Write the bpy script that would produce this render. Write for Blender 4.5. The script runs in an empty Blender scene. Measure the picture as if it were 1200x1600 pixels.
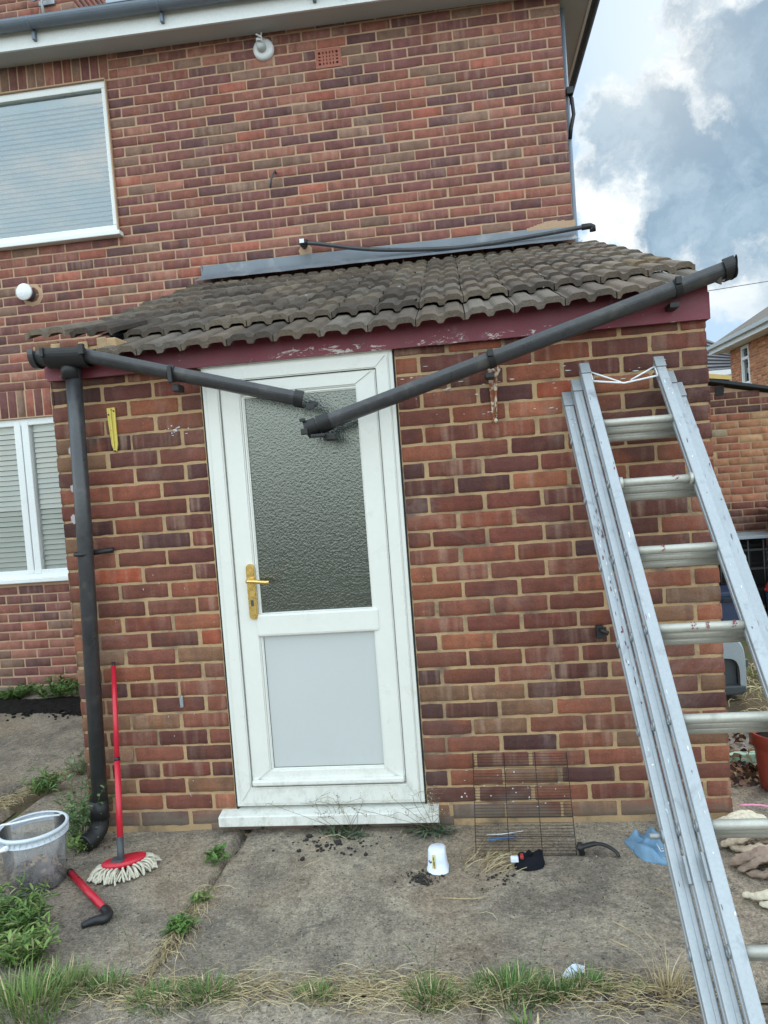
import bpy, bmesh, math, random
from mathutils import Vector, Matrix, Euler, noise
import numpy as np
R = random.Random(7)
SC = bpy.context.scene
COL = SC.collection
rad = math.radians

# ------------------------------------------------------------------ camera
cd = bpy.data.cameras.new('camera'); cam = bpy.data.objects.new('camera', cd); COL.objects.link(cam)
cd.sensor_fit = 'VERTICAL'; cd.sensor_height = 36.0; cd.sensor_width = 27.0
cd.lens = 1138.2 / 1600 * 36; cd.clip_start = 0.05; cd.clip_end = 2000
CAM = Vector((1.352, -3.134, 1.531))
cam.matrix_world = Matrix.Translation(CAM) @ (Matrix.Rotation(0.1136, 4, 'Z') @ Matrix.Rotation(math.pi/2 - 0.0434, 4, 'X') @ Matrix.Rotation(-0.0748, 4, 'Z'))
SC.camera = cam
SC.render.resolution_x = 768; SC.render.resolution_y = 1024

# ------------------------------------------------------------------ world, sun, exposure
SC.view_settings.view_transform = 'Standard'; SC.view_settings.look = 'None'
SC.view_settings.gamma = 1.0; SC.view_settings.use_curve_mapping = False
SC.view_settings.exposure = 0.66
SUN_DIR = Vector((0.42, 0.80, 0.88)).normalized()
SUN_EL = math.asin(SUN_DIR.z); SUN_ROT = math.atan2(SUN_DIR.x, SUN_DIR.y)

class NT:
    """small node helper"""
    def __init__(s, nt): s.nt = nt; s.n = nt.nodes; s.l = nt.links
    def node(s, t, **k):
        x = s.n.new(t)
        for a, v in k.items():
            setattr(x, a, v)
        return x
    def link(s, a, b): s.l.new(a, b)
    def put(s, sock, v):
        if isinstance(v, bpy.types.NodeSocket): s.l.new(v, sock)
        elif v is not None:
            if sock.type == 'RGBA' and len(v) == 3: v = (*v, 1)
            sock.default_value = v
    def math(s, op, a, b=0.0, c=None, clamp=False):
        x = s.node('ShaderNodeMath', operation=op, use_clamp=clamp)
        s.put(x.inputs[0], a); s.put(x.inputs[1], b)
        if c is not None: s.put(x.inputs[2], c)
        return x.outputs[0]
    def vmath(s, op, a, b=None, out=0):
        x = s.node('ShaderNodeVectorMath', operation=op)
        s.put(x.inputs[0], a)
        if b is not None: s.put(x.inputs[1], b)
        return x.outputs[out]
    def mix(s, f, a, b, mode='MIX'):
        x = s.node('ShaderNodeMix', data_type='RGBA', blend_type=mode, clamp_factor=True)
        s.put(x.inputs[0], f); s.put(x.inputs[6], a); s.put(x.inputs[7], b)
        return x.outputs[2]
    def noise(s, vec, scale, detail=4, rough=.55, dist=0.0):
        x = s.node('ShaderNodeTexNoise'); s.put(x.inputs['Vector'], vec)
        x.inputs['Scale'].default_value = scale; x.inputs['Detail'].default_value = detail
        x.inputs['Roughness'].default_value = rough; x.inputs['Distortion'].default_value = dist
        return x.outputs['Fac']
    def ramp(s, f, stops):
        x = s.node('ShaderNodeMapRange', interpolation_type='SMOOTHSTEP')
        s.put(x.inputs[0], f); x.inputs[1].default_value = stops[0]; x.inputs[2].default_value = stops[1]
        x.inputs[3].default_value = stops[2] if len(stops) > 2 else 0.0
        x.inputs[4].default_value = stops[3] if len(stops) > 3 else 1.0
        return x.outputs[0]
    def scale(s, vec, v3):
        x = s.node('ShaderNodeVectorMath', operation='MULTIPLY'); s.put(x.inputs[0], vec); x.inputs[1].default_value = v3
        return x.outputs[0]

def build_world():
    w = bpy.data.worlds.new('World'); SC.world = w; w.use_nodes = True
    N = NT(w.node_tree); N.n.clear()
    out = N.node('ShaderNodeOutputWorld'); bg = N.node('ShaderNodeBackground'); N.link(bg.outputs[0], out.inputs[0])
    bg.inputs[1].default_value = 0.1
    sky = N.node('ShaderNodeTexSky', sky_type='NISHITA'); sky.sun_disc = False
    sky.sun_elevation = SUN_EL; sky.sun_rotation = SUN_ROT; sky.air_density = 1.2; sky.dust_density = 2.5; sky.ozone_density = 1.5
    tc = N.node('ShaderNodeTexCoord'); d = N.vmath('NORMALIZE', tc.outputs['Generated'])
    # domain warp for billowing outlines
    dn = N.node('ShaderNodeTexNoise'); N.put(dn.inputs['Vector'], d); dn.inputs['Scale'].default_value = 9; dn.inputs['Detail'].default_value = 7; dn.inputs['Roughness'].default_value = .6
    off = N.vmath('SUBTRACT', dn.outputs['Color'], (.5, .5, .5))
    offs = N.scale(off, (.17, .17, .17)); dw = N.vmath('ADD', d, offs)
    # cumulus bank to the right: union of round heads (directions, angular radius)
    heads = CLOUD_HEADS
    acc = None
    for (v, r) in heads:
        dist = N.vmath('DISTANCE', dw, tuple(v), out=1)
        q = N.math('SUBTRACT', r, dist)
        acc = q if acc is None else N.math('SMOOTH_MAX', acc, q, .02)
    # broken cloud over the rest of the dome
    gen = N.noise(dw, 2.3, 6, .55)
    general = N.math('MULTIPLY', N.math('SUBTRACT', gen, .50), .55)
    up = N.node('ShaderNodeSeparateXYZ'); N.put(up.inputs[0], d)
    behind = N.ramp(up.outputs[1], (-.25, .45, 1.0, 0.0))   # unseen sky behind the viewer: thinned of cloud, brightened to light the walls
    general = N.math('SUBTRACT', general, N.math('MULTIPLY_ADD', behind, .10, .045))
    acc2 = N.math('MAXIMUM', acc, general)
    mask = N.ramp(acc2, (-.006, .012))
    # inside the cloud: bright rims, grey blue belly, softly mottled
    bn = N.noise(dw, 5.0, 6, .6)
    depth = N.math('ADD', acc2, N.math('MULTIPLY', N.math('SUBTRACT', bn, .5), .20))
    core = N.ramp(depth, (.002, .050))
    rim = (7.4, 7.6, 7.5); belly = (1.75, 2.6, 3.45)
    bmix = N.ramp(N.noise(dw, 7.5, 6, .62), (.40, .66)); bel = N.mix(N.math('MULTIPLY', bmix, .75), belly, (3.2, 4.2, 5.0))
    ccol = N.mix(core, rim, bel)
    # lift of brightness low down (thin pale layer near the horizon) and veil
    low = N.ramp(N.math('ADD', up.outputs[2], N.math('MULTIPLY', N.math('SUBTRACT', N.noise(N.scale(d, (3, 3, 14)), 1.6, 4), .5), .30)), (.12, .24, 1.0, 0.0))
    ccol = N.mix(N.math('MULTIPLY', low, .75), ccol, (4.6, 5.3, 5.8))
    veil = N.mix(.75, sky.outputs[0], (1.5, 3.2, 5.2))
    streak = N.ramp(N.noise(N.scale(d, (4, 4, 9)), 1.2, 5, .6), (.42, .7))
    veil = N.mix(N.math('MULTIPLY', streak, .30), veil, (4.6, 5.6, 6.2))
    veil = N.mix(1.0, veil, N.mix(behind, (1, 1, 1), (6.7, 4.45, 3.15)), 'MULTIPLY')  # added brightness and warmer balance for the unseen rear sky
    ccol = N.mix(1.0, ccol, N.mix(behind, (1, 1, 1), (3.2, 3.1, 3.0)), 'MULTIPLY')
    full = N.mix(N.math('MULTIPLY', mask, .97), veil, ccol)
    # white glow of the veiled sun
    gd = N.math('SUBTRACT', 1.0, N.math('DIVIDE', N.vmath('DISTANCE', d, tuple(GLOW), out=1), .22), clamp=True)
    full = N.mix(N.math('MULTIPLY', N.math('POWER', gd, 2.0), .30), full, (8.2, 8.0, 7.4))
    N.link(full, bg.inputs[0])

def pixdir(px, py):
    v = cam.matrix_world.to_3x3() @ Vector(((px-600)/1138.2, -(py-800)/1138.2, -1.0))
    return v.normalized()
CLOUD_HEADS = [(pixdir(a, b), r/1138.2*.86) for a, b, r in
    [(1170, 90, 115), (1060, 215, 110), (985, 215, 75), (965, 290, 75), (1100, 300, 150), (1180, 200, 130), (1010, 330, 80),
     (1230, 320, 150), (1330, 150, 220), (1160, 20, 80), (1350, 380, 180), (960, 370, 45), (1080, 390, 60)]] + \
    [(pixdir(a, b), r/1138.2*.9) for a, b, r in [(430, -80, 150), (250, -60, 120), (600, -160, 160)]]
GLOW = pixdir(1015, 105)
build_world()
sl = bpy.data.lights.new('sun', 'SUN'); sl.energy = 0.9; sl.angle = rad(14); sl.color = (1.0, .95, .88)
so = bpy.data.objects.new('sun', sl); COL.objects.link(so); so.rotation_euler = SUN_DIR.to_track_quat('Z', 'Y').to_euler()

# ------------------------------------------------------------------ helpers
def lin(r, g, b):
    f = lambda c: (c/255/12.92) if c/255 <= .04045 else ((c/255+.055)/1.055)**2.4
    return (f(r), f(g), f(b))
def obj(name, me, m, parent=None):
    o = bpy.data.objects.new(name, me); COL.objects.link(o)
    if m is not None: me.materials.append(m)
    if parent is not None: o.parent = parent; o.matrix_parent_inverse = parent.matrix_basis.inverted()
    return o
def tag(o, label=None, cat=None, group=None, kind=None):
    if label: o['label'] = label
    if cat: o['category'] = cat
    if group: o['group'] = group
    if kind: o['kind'] = kind
    return o
def thing(name, label, cat, loc=(0, 0, 0), group=None):
    o = bpy.data.objects.new(name, None); COL.objects.link(o); o.location = loc; o.empty_display_size = .1
    bpy.context.view_layer.update() if False else None
    return tag(o, label, cat, group)

class MB:
    """collects shapes in world coordinates, builds ONE mesh object"""
    def __init__(s): s.v = []; s.f = []; s.c = []; s.sm = []
    def add(s, vs, fs, c=None, sm=False):
        b = len(s.v); s.v += [tuple(q) for q in vs]
        for f in fs: s.f.append(tuple(b+i for i in f)); s.c.append(c); s.sm.append(sm)
    def box(s, a, b, bev=0.0, c=None, M=None):
        x0, y0, z0 = a; x1, y1, z1 = b
        if bev <= 0:
            vs = [(x0, y0, z0), (x1, y0, z0), (x1, y1, z0), (x0, y1, z0), (x0, y0, z1), (x1, y0, z1), (x1, y1, z1), (x0, y1, z1)]
            fs = [(3, 2, 1, 0), (4, 5, 6, 7), (0, 1, 5, 4), (1, 2, 6, 5), (2, 3, 7, 6), (3, 0, 4, 7)]
        else:
            bm = bmesh.new(); bmesh.ops.create_cube(bm, size=1)
            for v in bm.verts:
                v.co = Vector((x0+(v.co.x+.5)*(x1-x0), y0+(v.co.y+.5)*(y1-y0), z0+(v.co.z+.5)*(z1-z0)))
            bmesh.ops.bevel(bm, geom=bm.edges[:], offset=bev, segments=2, affect='EDGES', profile=.6)
            bm.verts.index_update(); vs = [v.co.copy() for v in bm.verts]; fs = [[v.index for v in f.verts] for f in bm.faces]; bm.free()
        if M is not None: vs = [M @ Vector(q) for q in vs]
        s.add(vs, fs, c)
        return s
    def tube(s, pts, r, n=10, c=None, cap=True, sm=True, flat=1.0):
        pts = [Vector(p) for p in pts]; rs = r if isinstance(r, (list, tuple)) else [r]*len(pts)
        vs = []; up = None
        for i, p in enumerate(pts):
            t = (pts[min(i+1, len(pts)-1)]-pts[max(i-1, 0)]).normalized()
            if up is None:
                up = Vector((0, 0, 1)) if abs(t.z) < .9 else Vector((0, 1, 0))
            a = t.cross(up).normalized(); b = a.cross(t).normalized(); up = b
            for k in range(n):
                th = 2*math.pi*k/n
                vs.append(p + a*math.cos(th)*rs[i] + b*math.sin(th)*rs[i]*flat)
        fs = []
        for i in range(len(pts)-1):
            for k in range(n):
                fs.append((i*n+k, i*n+(k+1) % n, (i+1)*n+(k+1) % n, (i+1)*n+k))
        s.add(vs, fs, c, sm)
        if cap:
            b = len(s.v)-len(vs)
            s.f.append(tuple(b+k for k in range(n))[::-1]); s.c.append(c); s.sm.append(False)
            s.f.append(tuple(b+(len(pts)-1)*n+k for k in range(n))); s.c.append(c); s.sm.append(False)
        return s
    def sweep(s, prof, a, b, side, up, c=None, sm=False, closed=True, caps=True):
        """closed 2-d profile (u along side, w along up) pushed from a to b"""
        a = Vector(a); b = Vector(b); n = len(prof)
        side = Vector(side).normalized(); up = Vector(up).normalized()
        vs = [q + side*u + up*w for q in (a, b) for (u, w) in prof]
        fs = [(k, (k+1) % n, n+(k+1) % n, n+k) for k in range(n if closed else n-1)]
        if caps and closed: fs += [tuple(range(n))[::-1], tuple(range(n, 2*n))]
        s.add(vs, fs, c, sm); return s
    def ring(s, cen, ax, r0, r1, n=24, flat=1, c=None):
        """torus of radius r0 and tube radius r1 about axis ax"""
        ax = Vector(ax).normalized(); u = ax.orthogonal().normalized(); w = ax.cross(u)
        cen = Vector(cen); vs = []; m = 6
        for i in range(n):
            t = 2*math.pi*i/n; dr = u*math.cos(t)+w*math.sin(t)
            for j in range(m):
                q = 2*math.pi*j/m; vs.append(cen+dr*(r0+r1*math.cos(q))+ax*r1*flat*math.sin(q))
        fs = [(i*m+j, i*m+(j+1) % m, ((i+1) % n)*m+(j+1) % m, ((i+1) % n)*m+j) for i in range(n) for j in range(m)]
        s.add(vs, fs, c, True); return s
    def lathe(s, cen, prof, n=32, c=None, ax=(0, 0, 1), sm=True):
        ax = Vector(ax).normalized(); u = ax.orthogonal().normalized(); w = ax.cross(u); cen = Vector(cen)
        vs = [cen+(u*math.cos(2*math.pi*k/n)+w*math.sin(2*math.pi*k/n))*r+ax*h for r, h in prof for k in range(n)]
        fs = [(i*n+k, i*n+(k+1) % n, (i+1)*n+(k+1) % n, (i+1)*n+k) for i in range(len(prof)-1) for k in range(n)]
        s.add(vs, fs, c, sm); return s
    def build(s, name, m, parent=None, fixn=True):
        me = bpy.data.meshes.new(name); me.from_pydata(s.v, [], s.f); me.validate(clean_customdata=False) if False else None
        for p, q in zip(me.polygons, s.sm): p.use_smooth = q
        if any(c is not None for c in s.c):
            at = me.color_attributes.new('Col', 'FLOAT_COLOR', 'CORNER')
            arr = np.ones((len(me.loops), 4), dtype=np.float32); k = 0
            for f, c in zip(s.f, s.c):
                c = c if c is not None else (1, 1, 1, .5)
                arr[k:k+len(f)] = (*c[:3], c[3] if len(c) > 3 else .5); k += len(f)
            at.data.foreach_set('color', arr.ravel())
        me.update()
        if fixn:
            bm = bmesh.new(); bm.from_mesh(me); bmesh.ops.recalc_face_normals(bm, faces=bm.faces[:]); bm.to_mesh(me); bm.free()
        return obj(name, me, m, parent)

def mat(name, col, rough=.6, metal=0.0, var=.2, scale=12, fine=.12, fscale=90, bump=.0, bscale=60, attr=False, spec=.5, dirt=None, tint=None, sub=0.0):
    m = bpy.data.materials.new(name); m.use_nodes = True
    N = NT(m.node_tree); b = N.n['Principled BSDF']
    tc = N.node('ShaderNodeTexCoord'); v = tc.outputs['Object']
    if attr:
        a = N.node('ShaderNodeAttribute', attribute_name='Col'); base = a.outputs['Color']
    else:
        r = N.node('ShaderNodeRGB'); r.outputs[0].default_value = (*col, 1); base = r.outputs[0]
    f = N.math('MULTIPLY_ADD', N.math('SUBTRACT', N.noise(v, scale, 5, .6), .5), var*2.4, 1.0)
    f = N.math('MULTIPLY', f, N.math('MULTIPLY_ADD', N.math('SUBTRACT', N.noise(v, fscale, 3, .7), .5), fine*2.4, 1.0))
    g = N.node('ShaderNodeVectorMath', operation='SCALE'); N.put(g.inputs[0], base); N.put(g.inputs['Scale'], f)
    c = g.outputs[0]
    if dirt:   # (colour, lo, hi, scale)
        c = N.mix(N.ramp(N.noise(v, dirt[3], 6, .65, .5), (dirt[1], dirt[2])), c, dirt[0])
    N.link(c, b.inputs['Base Color']); b.inputs['Metallic'].default_value = metal
    rr = N.math('MULTIPLY_ADD', N.math('SUBTRACT', N.noise(v, scale*2, 3), .5), .35, rough, clamp=True); N.link(rr, b.inputs['Roughness'])
    b.inputs['Specular IOR Level'].default_value = spec
    if bump > 0:
        bp = N.node('ShaderNodeBump'); bp.inputs['Strength'].default_value = 1.0; bp.inputs['Distance'].default_value = bump
        N.link(N.noise(v, bscale, 5, .65), bp.inputs['Height']); N.link(bp.outputs[0], b.inputs['Normal'])
    return m

def brick_mat(name, streak=.5, haze=0.0):
    m = bpy.data.materials.new(name); m.use_nodes = True
    N = NT(m.node_tree); b = N.n['Principled BSDF']
    tc = N.node('ShaderNodeTexCoord'); v = tc.outputs['Object']
    a = N.node('ShaderNodeAttribute', attribute_name='Col'); base = a.outputs['Color']; seed = a.outputs['Alpha']
    sv = N.node('ShaderNodeCombineXYZ'); N.put(sv.inputs[0], N.math('MULTIPLY', seed, 37.0)); N.put(sv.inputs[1], N.math('MULTIPLY', seed, 91.0)); N.put(sv.inputs[2], N.math('MULTIPLY', seed, 53.0))
    vv = N.vmath('ADD', v, sv.outputs[0])
    st = N.noise(N.scale(vv, (27, 27, 1.6)), 1.0, 2, .5)
    amt = N.ramp(N.math('FRACT', N.math('MULTIPLY', seed, 7.31)), (.25, .95, .05, 1.0))
    light = N.mix(.5, base, (.40, .27, .20))
    s1 = N.math('MULTIPLY', N.math('MULTIPLY', N.ramp(st, (.46, .74)), streak), amt)
    c = N.mix(s1, base, light)
    dk = N.math('MULTIPLY', N.ramp(N.noise(N.scale(vv, (15, 15, 3)), 1.0, 2, .5), (.55, .75)), .5)
    c = N.mix(dk, c, N.mix(.65, base, (.055, .028, .030)))
    warm = N.math('MULTIPLY', N.ramp(N.noise(vv, 6.0, 2, .5), (.58, .78)), .45)
    c = N.mix(warm, c, (.27, .085, .035))
    f = N.math('MULTIPLY_ADD', N.math('SUBTRACT', N.noise(v, 130, 5, .75), .5), 1.05, 1.0)
    f = N.math('MULTIPLY', f, N.math('MULTIPLY_ADD', N.math('SUBTRACT', N.noise(vv, 18, 4, .6), .5), 1.0, 1.0))
    g = N.node('ShaderNodeVectorMath', operation='SCALE'); N.put(g.inputs[0], c); N.put(g.inputs['Scale'], f); c = g.outputs[0]
    # lime bloom and mortar smears
    bl = N.math('MULTIPLY', N.ramp(N.noise(v, 2.1, 7, .72, .8), (.52, .78)), .34)
    c = N.mix(bl, c, (.36, .31, .27))
    sp = N.ramp(N.noise(v, 130, 2, .5), (.76, .80)); c = N.mix(N.math('MULTIPLY', sp, .6), c, (.55, .52, .48))
    # splashed, damp and mortar-smeared foot of the wall
    sx = N.node('ShaderNodeSeparateXYZ'); N.put(sx.inputs[0], N.node('ShaderNodeNewGeometry').outputs['Position'])
    ft = N.ramp(N.math('ADD', sx.outputs[2], N.math('MULTIPLY', N.math('SUBTRACT', N.noise(v, 5, 5, .7), .5), .28)), (.02, .13, .8, 0.0))
    c = N.mix(ft, c, (.17, .145, .115))
    gr = N.math('MULTIPLY', N.ramp(N.noise(N.scale(v, (1, 1, .45)), 1.6, 6, .7, .6), (.48, .72)), .38); c = N.mix(gr, c, (.085, .062, .048))
    N.link(c, b.inputs['Base Color']); b.inputs['Roughness'].default_value = .82; b.inputs['Specular IOR Level'].default_value = .3
    bp = N.node('ShaderNodeBump'); bp.inputs['Strength'].default_value = 1.0; bp.inputs['Distance'].default_value = .0035
    h = N.math('ADD', N.noise(v, 120, 5, .7), N.math('MULTIPLY', st, .4)); N.link(h, bp.inputs['Height']); N.link(bp.outputs[0], b.inputs['Normal'])
    return m

M = {}
M['brick'] = brick_mat('brick', .9)
M['brick_far'] = brick_mat('brick_main', .75)
M['mortar'] = mat('mortar_sand', lin(178, 150, 116), .95, var=.25, scale=9, fine=.30, fscale=220, bump=.004, bscale=150, spec=.1, dirt=((.15, .12, .095), .46, .72, 4.0))
M['mortar2'] = mat('mortar_house', lin(178, 149, 124), .95, var=.15, scale=5, fine=.22, fscale=160, bump=.003, bscale=150, spec=.1, dirt=((.16, .13, .11), .62, .82, 2.0))
M['mortar3'] = mat('mortar_shed', lin(165, 138, 112), .95, var=.2, scale=5, fine=.2, bump=.003, spec=.1)
M['upvc'] = mat('white_plastic', (.70, .70, .66), .32, var=.04, scale=3, fine=.03, fscale=40, spec=.5, dirt=((.52, .50, .42), .60, .85, 9.0))
M['panel'] = mat('panel_plastic', (.50, .52, .52), .42, var=.03, scale=2, fine=.02, spec=.4)
M['gutter'] = mat('black_plastic', (.040, .041, .046), .34, var=.4, scale=8, fine=.25, fscale=70, spec=.55, dirt=((.085, .08, .075), .5, .78, 12.0), bump=.0006, bscale=40)
M['blackpl'] = mat('matt_black_plastic', (.012, .012, .014), .5, var=.3)
M['greyg'] = mat('grey_gutter_plastic', (.155, .19, .24), .4, var=.12)
M['tile'] = mat('roof_tile', (.10, .088, .078), .85, var=.5, scale=9, fine=.5, fscale=120, bump=.004, bscale=90, attr=True, spec=.3, dirt=((.20, .18, .155), .62, .80, 9.0))
M['lead'] = mat('lead_sheet', (.155, .175, .20), .55, metal=.2, var=.35, scale=4, fine=.08, dirt=((.25, .26, .27), .52, .75, 5.0), bump=.006, bscale=7)
M['alu'] = mat('aluminium', (.37, .395, .42), .47, metal=.5, var=.13, scale=7, fine=.12, fscale=110, dirt=((.21, .22, .24), .54, .80, 13.0), bump=.0005, bscale=60)
M['alur'] = mat('rung_aluminium', (.46, .45, .40), .45, metal=.35, var=.15, scale=14, fine=.15, dirt=((.30, .29, .26), .58, .8, 22.0))
M['aludull'] = mat('dull_aluminium', (.30, .32, .34), .5, metal=.5, var=.2, scale=20, fine=.15)
M['brass'] = mat('brass', (.72, .50, .17), .28, metal=.9, var=.12, scale=20)
M['dark'] = mat('dark_interior', (.02, .022, .024), .9, var=.1)
M['room'] = mat('room_wall', (.30, .30, .28), .9, var=.1)
M['white'] = mat('white_paint', (.74, .76, .76), .5, var=.06, scale=4, dirt=((.45, .45, .43), .6, .85, 5))
M['soffit'] = mat('soffit_grey', (.47, .49, .50), .6, var=.06, scale=3)
M['slat'] = mat('blind_slat', (.86, .88, .84), .5, var=.05, scale=3, fine=.02)
M['yellow'] = mat('yellow_paint', (.62, .50, .10), .5, var=.12, scale=30, dirt=((.28, .23, .08), .55, .75, 40))
M['rust'] = mat('flaking_rust', (.58, .50, .40), .7, var=.3, scale=40, dirt=((.26, .08, .03), .44, .54, 38), bump=.003, bscale=90)
M['red'] = mat('red_plastic', (.50, .015, .035), .33, var=.12, scale=10)
M['mopw'] = mat('mop_cotton', (.55, .51, .42), .95, var=.35, scale=40, fine=.3, fscale=260, spec=.1)
M['terra'] = mat('terracotta_plastic', (.33, .055, .035), .4, var=.15, scale=14)
M['soil'] = mat('black_soil', (.013, .011, .010), .95, var=.5, scale=40, bump=.01, bscale=60, spec=.15)
M['leaf'] = mat('weed_leaf', (.09, .16, .04), .55, var=.3, scale=30, attr=True, spec=.3)
M['straw'] = mat('dry_straw', (.5, .4, .22), .8, var=.25, scale=30, attr=True, spec=.2)
M['wire'] = mat('rusty_wire', (.035, .025, .02), .6, metal=.3, var=.3)
M['clothb'] = mat('black_cloth', (.012, .013, .018), .95, var=.3, fine=.3, fscale=300, spec=.1)
M['clothblue'] = mat('blue_cloth', (.17, .29, .42), .9, var=.2, fine=.25, fscale=300, bump=.001, bscale=300, spec=.1)
M['clothbe'] = mat('beige_cloth', (.47, .38, .29), .95, var=.2, fine=.2, fscale=250, bump=.002, bscale=200, spec=.1)
M['clothbr'] = mat('brown_cloth', (.30, .225, .18), .95, var=.25, fine=.2, fscale=250, bump=.002, bscale=200, spec=.1)
M['clothw'] = mat('cream_cloth', (.62, .56, .44), .95, var=.15, fine=.2, fscale=250, bump=.002, bscale=200, spec=.1)
M['tub'] = mat('white_tub', (.70, .76, .88), .4, var=.04)
M['blue'] = mat('blue_plastic', (.05, .16, .36), .4, var=.15, scale=20)
M['greyp'] = mat('grey_plastic', (.30, .34, .37), .5, var=.1, scale=6, dirt=((.18, .18, .17), .6, .8, 12))
M['dgrey'] = mat('dark_grey_plastic', (.05, .058, .065), .5, var=.15)
M['green'] = mat('pale_green_paint', (.33, .50, .38), .6, var=.2, scale=14, dirt=((.16, .15, .10), .5, .68, 14), bump=.002, bscale=60)
M['slab'] = mat('mossy_slab', (.24, .20, .17), .9, var=.35, scale=14, fine=.3, dirt=((.10, .09, .06), .5, .7, 14), bump=.01, bscale=40)
M['binm'] = mat('brown_bin', (.085, .04, .032), .5, var=.15)
M['felt'] = mat('roofing_felt', (.035, .04, .045), .9, var=.2, bump=.003)
M['foam'] = mat('yellow_foam', (.60, .42, .15), .8, var=.1)
M['tileN'] = mat('far_tiles', (.075, .075, .085), .8, var=.2, scale=3)
M['tileB'] = mat('brown_far_tiles', (.13, .11, .09), .8, var=.3, scale=2)
M['cer'] = mat('ceramic_white', (.72, .74, .76), .3, var=.05)
M['brown'] = mat('debris_brown', (.14, .075, .04), .9, var=.5, scale=40, attr=True)
M['sack'] = mat('red_sack', (.35, .03, .03), .4, var=.2)
M['sign'] = mat('label_print', (1, 1, 1), .5, attr=True, var=.1)
M['terrac'] = mat('air_brick_clay', lin(158, 98, 84), .85, var=.15, scale=30, bump=.002)

def splash(m, z1, col, amt):
    N = NT(m.node_tree); b = N.n['Principled BSDF']; old = b.inputs['Base Color'].links[0].from_socket
    tc = N.node('ShaderNodeTexCoord'); v = tc.outputs['Object']; s = N.node('ShaderNodeSeparateXYZ'); N.put(s.inputs[0], v)
    k = N.math('MULTIPLY', N.ramp(s.outputs[2], (.04, z1, 1, 0)), N.ramp(N.noise(N.scale(v, (1, 1, .6)), 26, 6, .75), (.46, .70)))
    N.link(N.mix(N.math('MULTIPLY', k, amt), old, col), b.inputs['Base Color'])
splash(M['upvc'], .40, (.26, .23, .17), .42); splash(M['panel'], .5, (.30, .29, .25), .22)
def red_fascia():
    m = mat('maroon_paint', (.17, .028, .045), .55, var=.35, scale=7, fine=.15, bump=.002, bscale=30)
    N = NT(m.node_tree); b = N.n['Principled BSDF']; old = b.inputs['Base Color'].links[0].from_socket
    tc = N.node('ShaderNodeTexCoord'); v = tc.outputs['Object']; s = N.node('ShaderNodeSeparateXYZ'); N.put(s.inputs[0], v)
    n = N.noise(N.scale(v, (1, 1, 2.5)), 16, 8, .75, .6)
    low = N.ramp(s.outputs[2], (2.098, 2.15, 1, 0))          # paint has flaked along the lower edge of the board
    mid = N.math('MULTIPLY', N.ramp(s.outputs[0], (.3, .8)), N.ramp(s.outputs[0], (1.75, 2.1, 1, 0)))
    k = N.math('ADD', n, N.math('MULTIPLY', N.math('MULTIPLY', low, N.math('MULTIPLY_ADD', mid, .6, .25)), .14))
    c = N.mix(N.ramp(k, (.665, .70)), old, (.50, .44, .41))
    n2 = N.noise(v, 5, 5, .7); c = N.mix(N.math('MULTIPLY', N.ramp(n2, (.60, .74)), .55), c, (.30, .22, .26))
    N.link(c, b.inputs['Base Color']); return m
M['fascia'] = red_fascia()

def glass_mat(name, tint, ior=1.5, rough=0.0, body=None, bodyfac=.0, bump=0, bscale=30):
    m = bpy.data.materials.new(name); m.use_nodes = True
    N = NT(m.node_tree); N.n.clear(); out = N.node('ShaderNodeOutputMaterial')
    fr = N.node('ShaderNodeFresnel'); fr.inputs[0].default_value = ior
    tr = N.node('ShaderNodeBsdfTransparent'); tr.inputs[0].default_value = (*tint, 1)
    gl = N.node('ShaderNodeBsdfGlossy'); gl.inputs['Roughness'].default_value = rough
    if body: gl.inputs[0].default_value = (.86, .90, .82, 1)
    first = tr.outputs[0]
    if body:
        df = N.node('ShaderNodeBsdfDiffuse'); df.inputs[0].default_value = (*body, 1)
        mx = N.node('ShaderNodeMixShader'); mx.inputs[0].default_value = bodyfac; N.link(tr.outputs[0], mx.inputs[1]); N.link(df.outputs[0], mx.inputs[2]); first = mx.outputs[0]
    mx = N.node('ShaderNodeMixShader'); N.link(fr.outputs[0], mx.inputs[0]); N.link(first, mx.inputs[1]); N.link(gl.outputs[0], mx.inputs[2])
    if bump:
        tc = N.node('ShaderNodeTexCoord'); vo = N.node('ShaderNodeTexVoronoi', feature='SMOOTH_F1'); vo.inputs['Scale'].default_value = bscale
        wv = N.node('ShaderNodeTexNoise'); wv.inputs['Scale'].default_value = bscale*.8; N.link(tc.outputs['Object'], wv.inputs['Vector'])
        N.link(N.vmath('ADD', tc.outputs['Object'], N.scale(wv.outputs['Color'], (.012, .012, .012))), vo.inputs['Vector'])
        bp = N.node('ShaderNodeBump'); bp.inputs['Distance'].default_value = bump; N.link(N.math('ADD', vo.outputs[0], N.math('MULTIPLY', N.noise(tc.outputs['Object'], bscale*3, 4), .6)), bp.inputs['Height'])
        for nd in (gl, fr) + ((df,) if body else ()): N.link(bp.outputs[0], nd.inputs['Normal'])
    N.link(mx.outputs[0], out.inputs[0]); return m
M['glass'] = glass_mat('window_glass', (.78, .93, 1.0), 2.9)
M['glass_low'] = glass_mat('lower_window_glass', (.97, .98, .97), 1.7)
M['obscure'] = glass_mat('obscure_glass', (.10, .115, .11), 2.35, .16, body=(.022, .030, .028), bodyfac=.8, bump=.0009, bscale=120)
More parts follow.
